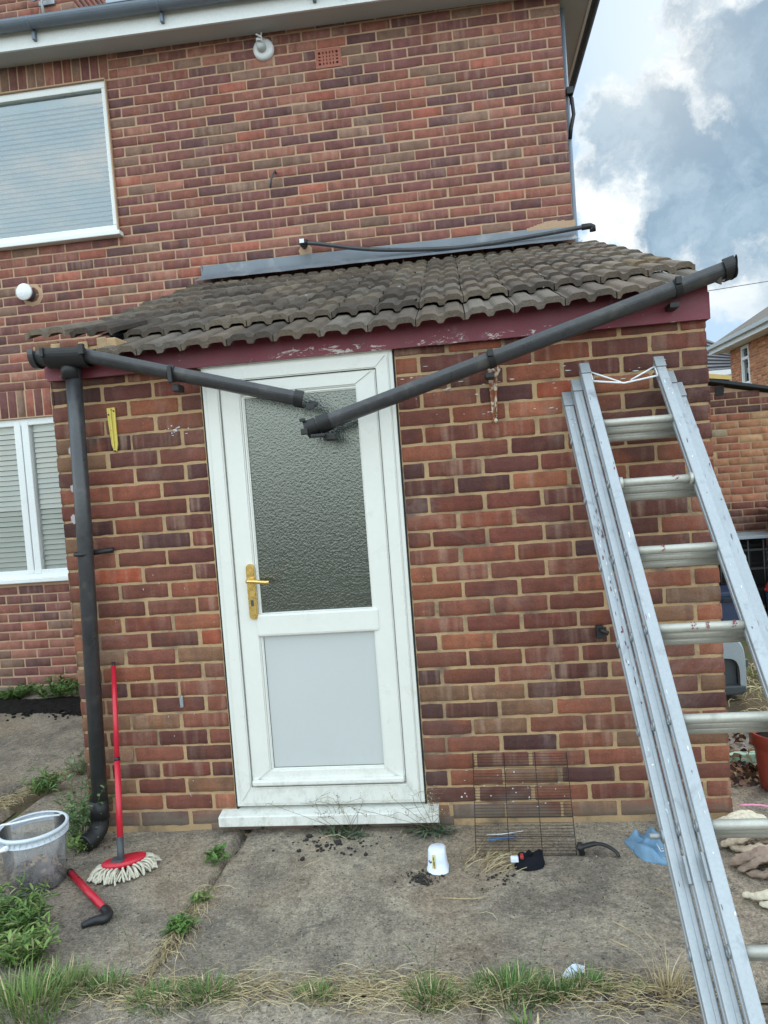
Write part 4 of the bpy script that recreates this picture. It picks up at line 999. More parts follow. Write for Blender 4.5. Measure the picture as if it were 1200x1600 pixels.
for ring_ in range(3):
    for i in range(62):
        q = 2*math.pi*(i+R.random())/62; c0 = Vector((outl[int(q/(2*math.pi)*n) % n][0], outl[int(q/(2*math.pi)*n) % n][1], 0)); cen = Vector((-.155, -.335, 0)); dv = (c0-cen)
        o = dv.normalized(); o = Vector((o.x*1.0, o.y*1.0, 0)); s = R.uniform(.030, .062)*(.75+.25*ring_/2); side_ = Vector((-o.y, o.x, 0))*R.uniform(-.016, .016)
        a = cen+dv*(.80-.1*ring_)+Vector((0, 0, .040-.006*ring_)); b = cen+dv*1.02+o*s*.35+Vector((0, 0, .042-.011*ring_))+side_*.3; c = cen+dv*1.02+o*s*.8+Vector((0, 0, .026-.006*ring_))+side_; d_ = cen+dv+o*s+Vector((0, 0, .006))+side_*1.5
        e.tube(spl([a, b, c, d_], 3), .0042, 6)
e.build('mop_strands', M['mopw'], t)
# red handle stub
t = thing('broken_handle', 'short red pole with a black elbow end lying beside the bucket', 'handle', (-.2, -.5, 0))
ha = Vector((-.362, -.385, .022)); hb = Vector((-.085, -.635, .018)); hd_ = (hb-ha).normalized()
e = MB(); e.tube([ha, hb], .0135, 14); e.build('pole', M['red'], t)
e = MB(); e.tube([ha-hd_*.012, ha+hd_*.006], .0145, 12); e.build('end_cap', M['blackpl'], t); e = MB(); e.tube(spl([hb-hd_*.01, hb+hd_*.03, hb+hd_*.05+Vector((-.01, -.02, 0)), hb+Vector((-.01, -.065, -.002)), hb+Vector((-.045, -.09, -.006))], 4), [.017]*5+[.018]*4+[.019, .018, .017, .016]+[.015, .013, .012, .010], 10, flat=.9); e.build('elbow_end', M['blackpl'], t)
# bucket
bc = Vector((-.485, -.42, 0))
t = thing('bucket', 'clear plastic bucket with a white handle holding dry plant litter', 'bucket', tuple(bc))
e = MB(); e.lathe(bc, [(0, .004), (.100, .004), (.106, .010), (.116, .13), (.124, .240)], 48); e.build('tub', M['clear'], t)
e = MB(); e.lathe(bc, [(.1235, .205), (.133, .204), (.134, .208), (.126, .211), (.1255, .226), (.134, .228), (.136, .240), (.128, .244), (.1225, .240)], 48)
for i in range(36):
    q = 2*math.pi*i/36; c = bc+Vector((.130*math.cos(q), .130*math.sin(q), .2195)); s = Vector((-math.sin(q), math.cos(q), 0))*.001; o = Vector((math.cos(q), math.sin(q), 0))*.004
    e.add([c-s-o+Vector((0, 0, -.009)), c+s-o+Vector((0, 0, -.009)), c+s+o+Vector((0, 0, -.009)), c-s+o+Vector((0, 0, -.009)), c-s-o+Vector((0, 0, .009)), c+s-o+Vector((0, 0, .009)), c+s+o+Vector((0, 0, .009)), c-s+o+Vector((0, 0, .009))], [(0, 1, 5, 4), (1, 2, 6, 5), (2, 3, 7, 6), (3, 0, 4, 7)])
e.build('rim', M['rimp'], t)
e = MB(); pa = bc+Vector((-.03, -.137, .215)); pb = bc+Vector((.05, .125, .225))
e.tube(spl([pa, pa+Vector((-.055, -.005, -.016)), pa+Vector((-.115, .02, -.02)), bc+Vector((-.15, -.02, .215)), bc+Vector((-.14, .0, .243)), bc+Vector((-.09, .0, .250)), bc+Vector((.0, .06, .247)), pb], 5), .0042, 8)
e.tube([pa+Vector((-.045, -.006, -.013)), pa+Vector((.008, -.004, .002))], .008, 8); e.lathe(pa, [(.011, -.005), (.011, .004), (0, .005)], 12, ax=(0, -1, 0)); e.build('bucket_handle', M['cer'], t)
def litter(mb, cen, r, h, n, cols, L=(.01, .045), w=.0022, flat=.6):
    for i in range(n):
        a = R.uniform(0, 6.28); q = r*math.sqrt(R.random()); p = cen+Vector((q*math.cos(a), q*math.sin(a), R.uniform(0, h)*(1-.4*(q/r)))); d_ = Vector((R.gauss(0, 1), R.gauss(0, 1), R.gauss(0, flat))).normalized()*R.uniform(*L); s = d_.cross(Vector((R.gauss(0, 1), R.gauss(0, 1), R.gauss(0, 1)))).normalized()*R.uniform(.6, 2)*w
        m_ = p+Vector((0, 0, R.uniform(0, .01)))
        mb.add([p-d_/2-s, p-d_/2+s, m_+s*1.6, m_-s*1.6, p+d_/2+s*.5, p+d_/2-s*.5], [(0, 1, 2, 3), (3, 2, 4, 5)], R.choice(cols))
BR = [(.20, .10, .05, .5), (.12, .06, .035, .5), (.30, .17, .08, .5), (.07, .04, .03, .5), (.16, .13, .07, .5), (.38, .27, .15, .5), (.05, .03, .03, .5), (.22, .11, .09, .5)]
e = MB(); litter(e, bc+Vector((0, 0, .012)), .095, .085, 900, BR, (.012, .05), .004); tag(e.build('plant_litter', M['brown']), 'brown dead leaves and clippings inside the clear bucket', 'litter', kind='stuff')

# white tub lying mouth down
t = thing('plastic_tub', 'small white plastic tub upside down on the concrete below the door sill', 'tub', (1.15, -.35, 0))
tc = Vector((1.146, -.352, 0)); e = MB()
def dsec(r, fl, z, n=20, sh=0.0):
    out = []
    for i in range(n):
        q = 2*math.pi*i/n; x = r*math.cos(q); y = r*math.sin(q); x = min(x, fl); out.append((tc.x+x+sh, tc.y+y, z))
    return out
rows_ = [dsec(.048, .038, .000), dsec(.048, .038, .004), dsec(.0445, .035, .006), dsec(.0405, .031, .045), dsec(.038, .029, .080), dsec(.034, .025, .086)]
n = 20; vs = [v for rw in rows_ for v in rw]; e.add(vs, [(i*n+k, i*n+(k+1) % n, (i+1)*n+(k+1) % n, (i+1)*n+k) for i in range(len(rows_)-1) for k in range(n)]+[tuple(range((len(rows_)-1)*n, len(rows_)*n))], None, True)
o_ = e.build('tub_body', M['tub'], t)
e = MB()
for (q0, q1, z0_, z1_, c) in [(-2.15, -1.75, .022, .075, (.62, .58, .30, .5)), (-2.62, -2.18, .040, .046, (.05, .03, .08, .5)), (-2.02, -1.86, .032, .050, (.14, .07, .03, .5)), (-2.06, -1.90, .052, .066, (.22, .12, .03, .5)), (-1.98, -1.84, .024, .034, (.40, .22, .05, .5))]:
    vs = []; rr_ = .0004+(.0003 if c[0] < .6 else 0)
    for z in (z0_, z1_):
        for i in range(5):
            q = q0+(q1-q0)*i/4; r = .0445-(z-.006)*.095+.0006+rr_; vs.append((tc.x+r*math.cos(q), tc.y+r*math.sin(q), z+(.004*math.sin(i*2.2) if c[0] < .6 else 0)))
    e.add(vs, [(i, i+1, i+6, i+5) for i in range(4)], c)
e.build('label', M['sign'], t)

# wire rack leaning on the wall
t = thing('wire_rack', 'rusty wire cage panel leaning on the foot of the brick wall', 'rack', (1.49, -.26, 0))
e = MB(); q0 = Vector((1.292, -.262, .004)); q1 = Vector((1.686, -.272, .004)); q2 = Vector((1.303, -.012, .325)); q3 = Vector((1.700, -.012, .318))
def G(u, w): return q0.lerp(q1, u).lerp(q2.lerp(q3, u), w)
for u in (0, .335, .665, 1): e.tube([G(u, 0), G(u, .5)+Vector((0, 0, -.002)), G(u, 1)], .0017, 6)
for w in (.0, .17, .35, .53, .71, .86): e.tube([G(0, w), G(1, w)], .0016, 6)
for i in range(35):
    w = .012+i/35
    if w < 1.0 and R.random() < .97: e.tube([G(-.003, w), G(.5, w+R.uniform(-.003, .003)), G(1.003, w)], .00095, 5)
e.build('wires', M['wire'], t)
# toothbrush-like blue strip
e = MB(); e.tube(spl([(1.345, -.165, .016), (1.40, -.16, .020), (1.455, -.145, .018)], 4), [.006]*4+[.008]*5, 8, flat=.7); tag(e.build('plastic_strip', M['blue']), 'blue plastic strip on the ground behind the wire rack', 'scrap')
e = MB(); e.tube(spl([(1.34, -.15, .03), (1.40, -.15, .032), (1.49, -.13, .034)], 3), .0022, 5); tag(e.build('plastic_stick', M['cer']), 'thin white plastic stick above the blue strip behind the wire rack', 'scrap')

def cloth(name, cen, sx, sy, h, seed, m, rot=0, fold=7.0, label='', cat='cloth', group=None, n=34, parent=None, outline=None):
    """crumpled cloth: closed heap with folds running across it"""
    mb = MB(); vs = []; cr, sr = math.cos(rot), math.sin(rot)
    for j in range(n+1):
        for i in range(n+1):
            u = 2*i/n-1; w = 2*j/n-1
            ru = math.sqrt(max(0, 1-w*w*.5)); rw = math.sqrt(max(0, 1-u*u*.5)); x = u*ru; y = w*rw
            r = min(1, math.hypot(x, y)); rim = 1+.12*noise.noise(Vector((math.atan2(y, x)*1.6, seed, 1)))
            p = Vector((x*1.2, y*1.2, seed)); ph_ = noise.noise(p)*2.6+noise.noise(p*2)*.8; f = (.5+.5*math.sin(y*fold*1.1+x*fold*.35+ph_*2.2+seed))**1.3*.9+.25*noise.noise(p*2.5)
            env = (1-r**3)
            z = h*env*(.35+.75*f)+.003
            dx = noise.noise(Vector((x*3, y*3, seed+5)))*.13; dy = noise.noise(Vector((x*3, y*3, seed+9)))*.13
            X = (x*rim+dx)*sx; Y = (y*rim+dy)*sy
            vs.append((cen[0]+X*cr-Y*sr, cen[1]+X*sr+Y*cr, z))
    mb.add(vs, [(j*(n+1)+i, j*(n+1)+i+1, (j+1)*(n+1)+i+1, (j+1)*(n+1)+i) for j in range(n) for i in range(n)], None, True)
    o = mb.build(name, m, parent, fixn=False); md = o.modifiers.new('thick', 'SOLIDIFY'); md.thickness = .003; md.offset = -1
    if label: tag(o, label, cat, group)
    return o
def gloveish(name, cen, rot, s, h, seed, m, label, cat):
    """crumpled glove: palm with stubby finger lobes, as one skin"""
    mb = MB(); pts = [(-.55, -.35), (-.1, -.62), (.45, -.50), (.62, -.12), (.60, .30), (.72, .62), (.60, .72), (.38, .40), (.22, .42), (.10, .78), (-.06, .80), (-.10, .42), (-.28, .36), (-.42, .62), (-.58, .52), (-.50, .15), (-.78, .02), (-.80, -.20)]
    n = len(pts); cr, sr = math.cos(rot), math.sin(rot); vs = []
    lv = [(1.0, .002), (1.02, .35), (.86, .8), (.55, 1.0), (.2, .9)]
    for k, (f, z) in enumerate(lv):
        for i, (x, y) in enumerate(pts):
            zz = h*z*(1+.6*noise.noise(Vector((x*3, y*3, seed)))); X = x*f*s+noise.noise(Vector((x*4, y*4, seed+k)))*s*.05; Y = y*f*s*.8
            vs.append((cen[0]+X*cr-Y*sr, cen[1]+X*sr+Y*cr, max(.001, zz)))
    vs.append((cen[0], cen[1], h*.7))
    fs = [(k*n+i, k*n+(i+1) % n, (k+1)*n+(i+1) % n, (k+1)*n+i) for k in range(len(lv)-1) for i in range(n)]+[((len(lv)-1)*n+i, (len(lv)-1)*n+(i+1) % n, len(vs)-1) for i in range(n)]
    mb.add(vs, fs, None, True); o = mb.build(name, m)
    md = o.modifiers.new('s', 'SUBSURF'); md.levels = 2; md.render_levels = 2
    tx = bpy.data.textures.new('crumple', 'CLOUDS'); tx.noise_scale = .035; dm = o.modifiers.new('d', 'DISPLACE'); dm.texture = tx; dm.strength = .016; dm.mid_level = .5
    return tag(o, label, cat)
o = gloveish('glove', (1.503, -.335), .25, .088, .045, 3, M['clothb'], 'crumpled black cloth glove on the ground in front of the wire rack', 'glove')
e = MB(); e.box((1.425, -.372, .030), (1.455, -.352, .050), .004); e.build('cuff_label', M['tub'], o); e = MB(); e.box((1.462, -.382, .048), (1.474, -.360, .062), .003); e.build('tag_patch', M['sack'], o)
# black curved hook
e = MB(); e.tube(spl([(1.690, -.262, .03), (1.715, -.272, .038), (1.76, -.268, .046), (1.80, -.272, .040), (1.835, -.288, .022), (1.842, -.300, .008)], 5), [.004]*2+[.022]*3+[.013]*6+[.0095]*15, 10, flat=.7)
e.tube([(1.70, -.268, .05), (1.708, -.272, .005)], [.010, .012], 8)
tag(e.build('plastic_hook', M['blackpl']), 'curved black plastic hook between the wire rack and the ladder', 'hook')
# blue cloth glove with white tag
o = cloth('blue_cloth', (1.975, -.235), .080, .120, .075, 8.4, M['clothblue'], .35, 3.4, 'faded blue folded cloth with a printed tag on the ground beside the ladder', 'cloth')
e = MB()
Lc = Vector((2.008, -.298, .045)); ux = Vector((.014, .002, .002)); uy = Vector((-.003, .018, .006))
def tagbar(a, b, w=.0022):
    p = Lc+ux*a[0]+uy*a[1]; q = Lc+ux*b[0]+uy*b[1]; e.tube([p, q], w, 5)
for a, b in [((-1, -1), (1, -1)), ((1, -1), (1, 1)), ((1, 1), (-1, 1)), ((-1, 1), (-1, -1)), ((-.5, -.4), (.5, -.4)), ((-.5, 0), (.4, 0)), ((-.5, .45), (.5, .45))]: tagbar(a, b, .0016)
e.build('printed_tag', M['cer'], o)
# rags
def rag(cen, rolls, m, label):
    """towelling dropped in thick soft rolls: each roll a flattened bent tube, all one surface set"""
    mb = MB()
    for pts, r_ in rolls:
        sp = spl([(cen[0]+x, cen[1]+y, z) for x, y, z in pts], 6); n_ = len(sp)
        rr = [r_*(.55+.55*math.sin(math.pi*(i+.6)/(n_+.2)))*(1+.22*noise.noise(p*28)) for i, p in enumerate(sp)]
        mb.tube(sp, rr, 14, flat=.62)
    o = mb.build('rag', m, fixn=True); md = o.modifiers.new('s', 'SUBSURF'); md.levels = 1; md.render_levels = 2
    tx = bpy.data.textures.new('fold', 'CLOUDS'); tx.noise_scale = .028; dm = o.modifiers.new('d', 'DISPLACE'); dm.texture = tx; dm.strength = .020; dm.mid_level = .5
    return tag(o, label, 'rag', 'rags dropped right of the ladder')
def heap(cen, w, h, n, seed, m, label, dz=.05):
    rr_ = random.Random(seed); rolls = []
    for k in range(n):
        f = k/(n-1); y = -h/2+h*f; sw = w*(.7+.3*math.sin(math.pi*f)); ph = rr_.uniform(-.02, .02)
        zz = .016+dz*math.sin(math.pi*min(1, f*1.15+.08))*rr_.uniform(.75, 1.1)
        rolls.append(([(-sw, y*.6+ph+.012, .012), (-sw*.55, y-.012, zz*.8), (0, y+rr_.uniform(-.012, .012), zz), (sw*.6, y+rr_.uniform(-.015, .02), zz*.95), (sw*1.2, y+rr_.uniform(-.02, .02), .02)], rr_.uniform(.019, .027)))
    return rag(cen, rolls, m, label)
heap((2.36, -.09), .105, .13, 6, 1, M['clothw'], 'cream crumpled rag, the one nearest the plant pot', .07)
heap((2.36, -.24), .115, .09, 4, 2, M['clothbe'], 'dusky pink beige rag between the cream and brown ones', .055)
heap((2.355, -.385), .125, .13, 6, 3, M['clothbr'], 'greyish brown rag with rolled folds, middle one of the rag heap', .06)
heap((2.33, -.60), .125, .06, 3, 4, M['clothw'], 'flat pale beige rag, the one nearest the viewer', .03)
e = MB(); e.tube(spl([(2.38, -.05, .085), (2.46, -.06, .088), (2.56, -.05, .06)], 3), .004, 6); tag(e.build('ribbon', mat('pink_strip', (.62, .22, .36), .5)), 'thin pink strip lying on the cream rag', 'scrap')
# plant pot
t = thing('plant_pot', 'reddish brown plastic plant pot standing right of the lean-to', 'pot', (2.74, .30, 0))
pc = Vector((2.700, .29, 0)); e = MB(); e.lathe(pc, [(0, .004), (.098, .004), (.102, .010), (.122, .20), (.124, .205), (.138, .206), (.140, .262), (.143, .266), (.141, .270), (.134, .268), (.132, .21), (.118, .19), (.115, .17)], 48); e.build('pot_body', M['terra'], t)
e = MB(); e.lathe(pc, [(.128, .222), (.06, .228), (0, .226)], 24); e.build('compost', M['soil'], t)
e = MB(); e.tube(spl([pc+Vector((-.06, -.02, .24)), pc+Vector((-.02, -.03, .252)), pc+Vector((.04, .0, .25))], 3), .006, 6); e.build('twig', M['mopw'], t)
# green edged step
t = thing('timber_step', 'low slab step edged with pale green painted boards behind the plant pot', 'step', (2.9, .9, 0))
e = MB(); e.box((2.40, .98, .0), (3.5, 1.16, .035), .006); e.box((2.40, .62, -.02), (3.3, .665, .030), .006); e.build('painted_board', M['green'], t)
e = MB(); e.box((2.41, .67, -.03), (3.3, .975, .022), .006); e.build('slab', M['slab'], t)
# grey hooded box
t = thing('hooded_box', 'grey plastic hooded pet box with a dark opening behind the lean-to corner', 'box', (2.9, 1.8, 0))
e = MB(); n = 20; bx0, bx1, by0, by1 = 2.62, 3.045, 1.66, 2.06
prof = []
for i in range(n+1):
    q = math.pi*i/n; x = math.cos(q); z = math.sin(q); sx_ = abs(x)**.35*(1 if x > 0 else -1); prof.append(((bx0+bx1)/2+sx_*(bx1-bx0)/2, .04+.335*abs(z)**.35))
n2 = len(prof); vs = []
for (y, f) in [(by0, .955), (by0+.012, .985), (by0+.05, 1.0), (by1-.05, 1.0), (by1-.01, .96)]:
    cx_ = (bx0+bx1)/2; vs += [(cx_+(x-cx_)*f, y, .0+(z)*f) for x, z in prof]
e.add(vs, [(k*n2+i, k*n2+i+1, (k+1)*n2+i+1, (k+1)*n2+i) for k in range(4) for i in range(n2-1)]+[tuple(range(4*n2, 5*n2))], None, True)
# front lip around opening
inn = [((bx0+bx1)/2+(x-(bx0+bx1)/2)*.80, by0+.004, .03+(z-.04)*.62) for x, z in prof]; out_ = [((bx0+bx1)/2+(x-(bx0+bx1)/2)*.955, by0, z*.955) for x, z in prof]
e.add(out_+inn, [(i, i+1, n2+i+1, n2+i) for i in range(n2-1)], None, False)
inn2 = [(x, y+.05, z) for x, y, z in inn]; e.add(inn+inn2, [(i, i+1, n2+i+1, n2+i) for i in range(n2-1)], None, False)
e.build('hood', M['greyp'], t)
e = MB(); e.box((bx0+.01, by0-.004, 0), (bx1-.01, by1-.01, .06), .01); e.build('tray', M['dgrey'], t)
e = MB(); e.add([(bx0+.05, by0+.05, .03), (bx1-.05, by0+.05, .03), (bx1-.05, by0+.05, .26), (bx0+.05, by0+.05, .26)], [(0, 1, 2, 3)]); e.box((bx1-.002, by0+.06, .16), (bx1+.03, by0+.09, .21), .005); e.build('opening_shade', M['dgrey'], t)  # dark sheet stands in for shade inside the opening; plus side lug
# scrap on the near strip
cloth('wrapper', (1.575, -.952), .045, .022, .018, 61.0, M['tub'], .7, 5, 'small crumpled white wrapper in the grass tuft', 'wrapper')

# ------------------------------------------------------------------ background right
t = thing('brick_outbuilding', 'low outbuilding of mixed red and yellow bricks with a sloping felt roof', 'outbuilding', (4.6, 4.6, 0))
def spal(z, x): return SHEDD if (z > 1.93 or z < 1.05) else SHEDM
SY = 4.6
e = MB(); brickwork(e, Tf(SY), 3.3, 5.6, .0, 2.35, .0, .0745, .225, 3.9, [], spal, .012, fine=False, skip=lambda a, b, z: z > 2.225-(a-3.85)*.22)
e.build('wall', M['brick_far'], t)
e = MB(); e.add([(3.3, SY+.005, -.05), (6.8, SY+.005, -.05), (6.8, SY+.005, 1.60), (3.3, SY+.005, 2.36)], [(0, 1, 2, 3)]); e.add([(3.3, SY+.01, -.05), (3.3, SY+3, -.05), (3.3, SY+3, 2.36), (3.3, SY+.01, 2.36)], [(0, 1, 2, 3)]); e.build('mortar', M['mortar3'], t)
e = MB(); e.add([(x, y, 2.275-(x-3.85)*.22+dz) for (x, y) in ((3.2, SY-.06), (6.9, SY-.06), (6.9, SY+3), (3.2, SY+3)) for dz in (0, .03)], [(0, 2, 4, 6), (1, 3, 5, 7), (0, 1, 3, 2), (2, 3, 5, 4), (4, 5, 7, 6), (6, 7, 1, 0)]); e.build('roof', M['felt'], t)
e = MB(); e.box((3.92, SY-.012, 2.135), (3.995, SY+.02, 2.215)); e.build('beam_hole', M['dark'], t)
e = MB(); e.add([(x, y, z0_-(x-3.85)*.16) for (x, y) in ((3.70, SY-.07), (4.06, SY-.07), (4.06, SY+.3), (3.70, SY+.3)) for z0_ in (2.305, 2.35)], [(0, 2, 4, 6), (1, 3, 5, 7), (0, 1, 3, 2), (2, 3, 5, 4), (4, 5, 7, 6), (6, 7, 1, 0)])
tag(e.build('foam_board', M['foam']), 'yellow board lying on the edge of the outbuilding roof', 'board')
t = thing('metal_table', 'low grey topped table frame standing before the outbuilding wall', 'table', (4.0, 4.2, 0))
e = MB(); e.box((3.70, 4.10, .715), (4.30, 4.50, .745), .004); e.build('table_top', M['greyp'], t)
for x in (3.72, 3.98, 4.12, 4.27):
    for y in (4.12, 4.47):
        e = MB(); e.tube([(x, y, 0), (x, y, .715)], .012, 6); e.build('leg', M['blackpl'], t)
e = MB(); 
for z in (.22, .42, .60): e.box((3.71, 4.11, z), (4.28, 4.13, z+.02)); e.box((3.71, 4.46, z), (4.28, 4.48, z+.02))
e.build('rail', M['blackpl'], t)
e = MB(); e.box((3.72, 4.49, .0), (4.29, 4.52, .70), .004); tag(e.build('dark_board', M['dark']), 'dark board propped behind the low table frame', 'board')
t = thing('wheelie_bin', 'dark red brown wheeled rubbish bin at the far right edge', 'bin', (4.55, 4.1, 0))
e = MB(); e.add([(4.33, 3.88, .04), (4.72, 3.88, .04), (4.72, 4.30, .04), (4.33, 4.30, .04), (4.27, 3.80, .93), (4.80, 3.80, .93), (4.80, 4.38, .93), (4.27, 4.38, .93)], [(0, 1, 2, 3), (0, 1, 5, 4), (1, 2, 6, 5), (2, 3, 7, 6), (3, 0, 4, 7)]); e.build('bin_body', M['binm'], t)
e = MB(); e.box((4.205, 3.74, .93), (4.86, 4.44, .975), .018); e.box((4.3, 4.40, .93), (4.8, 4.48, 1.0), .015); e.build('lid', mat('bin_lid', (.15, .075, .06), .5), t)
for x in (4.30, 4.76):
    e = MB(); e.tube([(x-.02, 4.32, .1), (x+.02, 4.32, .1)], .1, 16); e.build('wheel', M['blackpl'], t)
t = thing('storage_crate', 'dark blue plastic crate half hidden behind the lean-to corner', 'crate', (3.75, 3.7, 0))
e = MB(); e.box((3.45, 3.62, .0), (3.79, 3.95, .30), .012); e.box((3.43, 3.60, .27), (3.81, 3.97, .31), .008); e.build('crate_body', mat('navy_plastic', (.02, .035, .08), .5), t)
e = MB(); e.box((3.55, 3.596, .22), (3.68, 3.602, .25), .002); e.build('hand_hole', M['dark'], t)
t = thing('drum', 'blue plastic tub with red and white packets on top, right of the far table', 'tub', (4.15, 3.75, 0))
e = MB(); e.lathe((4.13, 3.80, 0), [(0, 0), (.11, 0), (.13, .25), (.135, .27), (.12, .27), (0, .26)], 20); e.build('tub_body', M['blue'], t)
gl_ = [cloth('packet', (4.06+.11*i, 3.78+.02*i, 0), .085, .07, .10, 70+i*3, M['sack'] if i != 1 else M['cer'], .3*i, 5, n=14) for i in range(3)]
for i, o in enumerate(gl_): o.location.z = .27; tag(o, ['glossy red packet on the left of the blue tub', 'white packet between two red ones on the blue tub', 'glossy red packet on the right of the blue tub'][i], 'packet', 'packets on the blue tub')

# neighbouring houses
t = thing('neighbour_house', 'orange brick house with white eaves and a tall narrow window beyond the outbuilding', 'house', (9, 18, 0))
def atpx(px, py, y):
    d = cam.matrix_world.to_3x3() @ Vector(((px-600)/1138.2, -(py-800)/1138.2, -1.0)); return CAM + d*((y-CAM.y)/d.y)
a = atpx(1141, 556, 19.6); b = atpx(1200, 512, 16.9); a2 = Vector((a.x, a.y, 0)); dv = Vector((b.x-a.x, b.y-a.y, 0)); Lh = dv.length; dv.normalize(); nv = Vector((dv.y, -dv.x, 0)); nv = nv if nv.y < 0 else -nv
zE = (a.z+b.z)/2
def HT(u, o, w): p = a2+dv*u+nv*o; return (p.x, p.y, w)
def hu(px, py):  # intersect pixel ray with facade
    d = cam.matrix_world.to_3x3() @ Vector(((px-600)/1138.2, -(py-800)/1138.2, -1.0)); k = (a2-CAM).dot(nv)/d.dot(nv); p = CAM+d*k; return (p-a2).dot(dv), p.z
wu0, wz1 = hu(1158, 543); wu1, _ = hu(1170, 541); _, wz0 = hu(1160, 602)
HB = [((.40, .17, .09), 3), ((.48, .24, .13), 2), ((.30, .12, .07), 2), ((.36, .16, .10), 2)]
e = MB(); brickwork(e, HT, 0, 4.6, 2.0, zE, 0, .075, .225, 0, [(wu0, wu1, wz0, wz1)], lambda z, x: HB, .012, fine=False); e.build('wall', M['brick_far'], t)
e = MB(); mortar_sheet(e, HT, .0, 9, 0, zE, [(wu0, wu1, wz0, wz1)], -.004)
q0 = Vector(HT(0, -.004, 0)); q1 = q0-nv*8; e.add([q0, q1, q1+Vector((0, 0, zE)), q0+Vector((0, 0, zE))], [(0, 1, 2, 3)]); e.build('mortar', M['mortar2'], t)
def hbox(mb, u0, u1, o0, o1, z0, z1):
    vs = [HT(u, o, z) for z in (z0, z1) for (u, o) in ((u0, o0), (u1, o0), (u1, o1), (u0, o1))]; mb.add(vs, [(3, 2, 1, 0), (4, 5, 6, 7), (0, 1, 5, 4), (1, 2, 6, 5), (2, 3, 7, 6), (3, 0, 4, 7)])
e = MB(); wzm = wz0+(wz1-wz0)*.68
for q_ in [(wu0, wu1, wz0, wz0+.06), (wu0, wu1, wz1-.07, wz1), (wu0, wu1, wzm-.04, wzm+.04)]: hbox(e, q_[0], q_[1], -.06, .02, q_[2], q_[3])
hbox(e, wu0, wu0+.06, -.061, .019, wz0+.06, wz1-.07); hbox(e, wu1-.06, wu1, -.061, .019, wz0+.06, wz1-.07); hbox(e, wu0-.06, wu1+.06, -.03, .12, wz0-.08, wz0-.001)
wf = e.build('window', M['white'], t); e = MB(); hbox(e, wu0+.05, wu1-.05, -.05, -.04, wz0+.05, wz1-.05); e.build('pane', M['glass'], wf); e = MB(); hbox(e, wu0-.1, wu1+.1, -.5, -.4, wz0-.1, wz1+.1); e.build('room_interior', M['dark'], wf)
e = MB(); hbox(e, -.45, 9, -.1, .42, zE, zE+.03); hbox(e, -.45, 9, .42, .45, zE-.02, zE+.20); e.build('fascia', M['white'], t)
e = MB(); hbox(e, -.5, 9, .45, .56, zE+.10, zE+.20); e.build('gutter', M['soffit'], t)
e = MB(); p = [HT(-.5, .5, zE+.2), HT(9, .5, zE+.2), HT(9, -4.5, zE+3.4), HT(3.8, -4.5, zE+3.4), HT(-.5, -9.5, zE+.2)]; e.add(p, [(0, 1, 2, 3), (0, 3, 4)]); e.build('roof', M['tileB'], t)

t = thing('far_house', 'distant house with a dark tiled roof seen behind the orange brick one', 'house', (9, 24, 0))
yy = 24.0; a = atpx(1096, 582, yy); b = atpx(1150, 576, yy); zE2 = a.z; r0 = atpx(1104, 530, yy+3); r1 = atpx(1141, 546, yy+3)
e = MB(); e.box((a.x-6, yy+.3, 0), (b.x+2, yy+6, zE2)); e.build('wall', mat('far_brick', (.20, .085, .06), .9, var=.3, scale=20), t)
e = MB(); nrows = 9
top = [Vector((r0.x-6, yy+3, r0.z+.25)), r0, r1+Vector((1.2, 0, -.6))]; bot = [Vector((a.x-6.5, yy, zE2)), Vector((a.x, yy, zE2)), Vector((b.x+2.5, yy, zE2))]
for k in range(2):
    for i in range(nrows):
        f0, f1 = i/nrows, (i+1)/nrows; lift = Vector((0, -.03, .05))
        p = [bot[k].lerp(top[k], f0)+lift, bot[k+1].lerp(top[k+1], f0)+lift, bot[k+1].lerp(top[k+1], f1), bot[k].lerp(top[k], f1), bot[k].lerp(top[k], f0), bot[k+1].lerp(top[k+1], f0)]
        e.add(p, [(0, 1, 2, 3), (4, 5, 1, 0)])
e.build('roof', M['tileN'], t)
e = MB(); e.box((a.x-6.5, yy-.08, zE2-.16), (b.x+2.5, yy+.02, zE2+.02)); e.build('fascia', M['white'], t)
w0 = atpx(1121, 592, yy+.28); w1 = atpx(1146, 604, yy+.28)
e = MB(); e.box((w0.x, yy+.24, w1.z-.6), (w1.x+.6, yy+.32, w0.z)); wf = e.build('window', M['white'], t); e = MB(); e.box((w0.x+.12, yy+.22, w1.z-.5), (w1.x+.5, yy+.25, w0.z-.13)); e.build('pane', M['dgrey'], wf)
pa = atpx(1060, 462, 14); pb = atpx(1290, 425, 14)
e = MB(); e.tube([pa+(pa-pb)*3, pb+(pb-pa)*3], .008, 5); tag(e.build('overhead_cable', M['blackpl']), 'thin dark overhead cable crossing the sky right of the lean-to roof', 'cable')

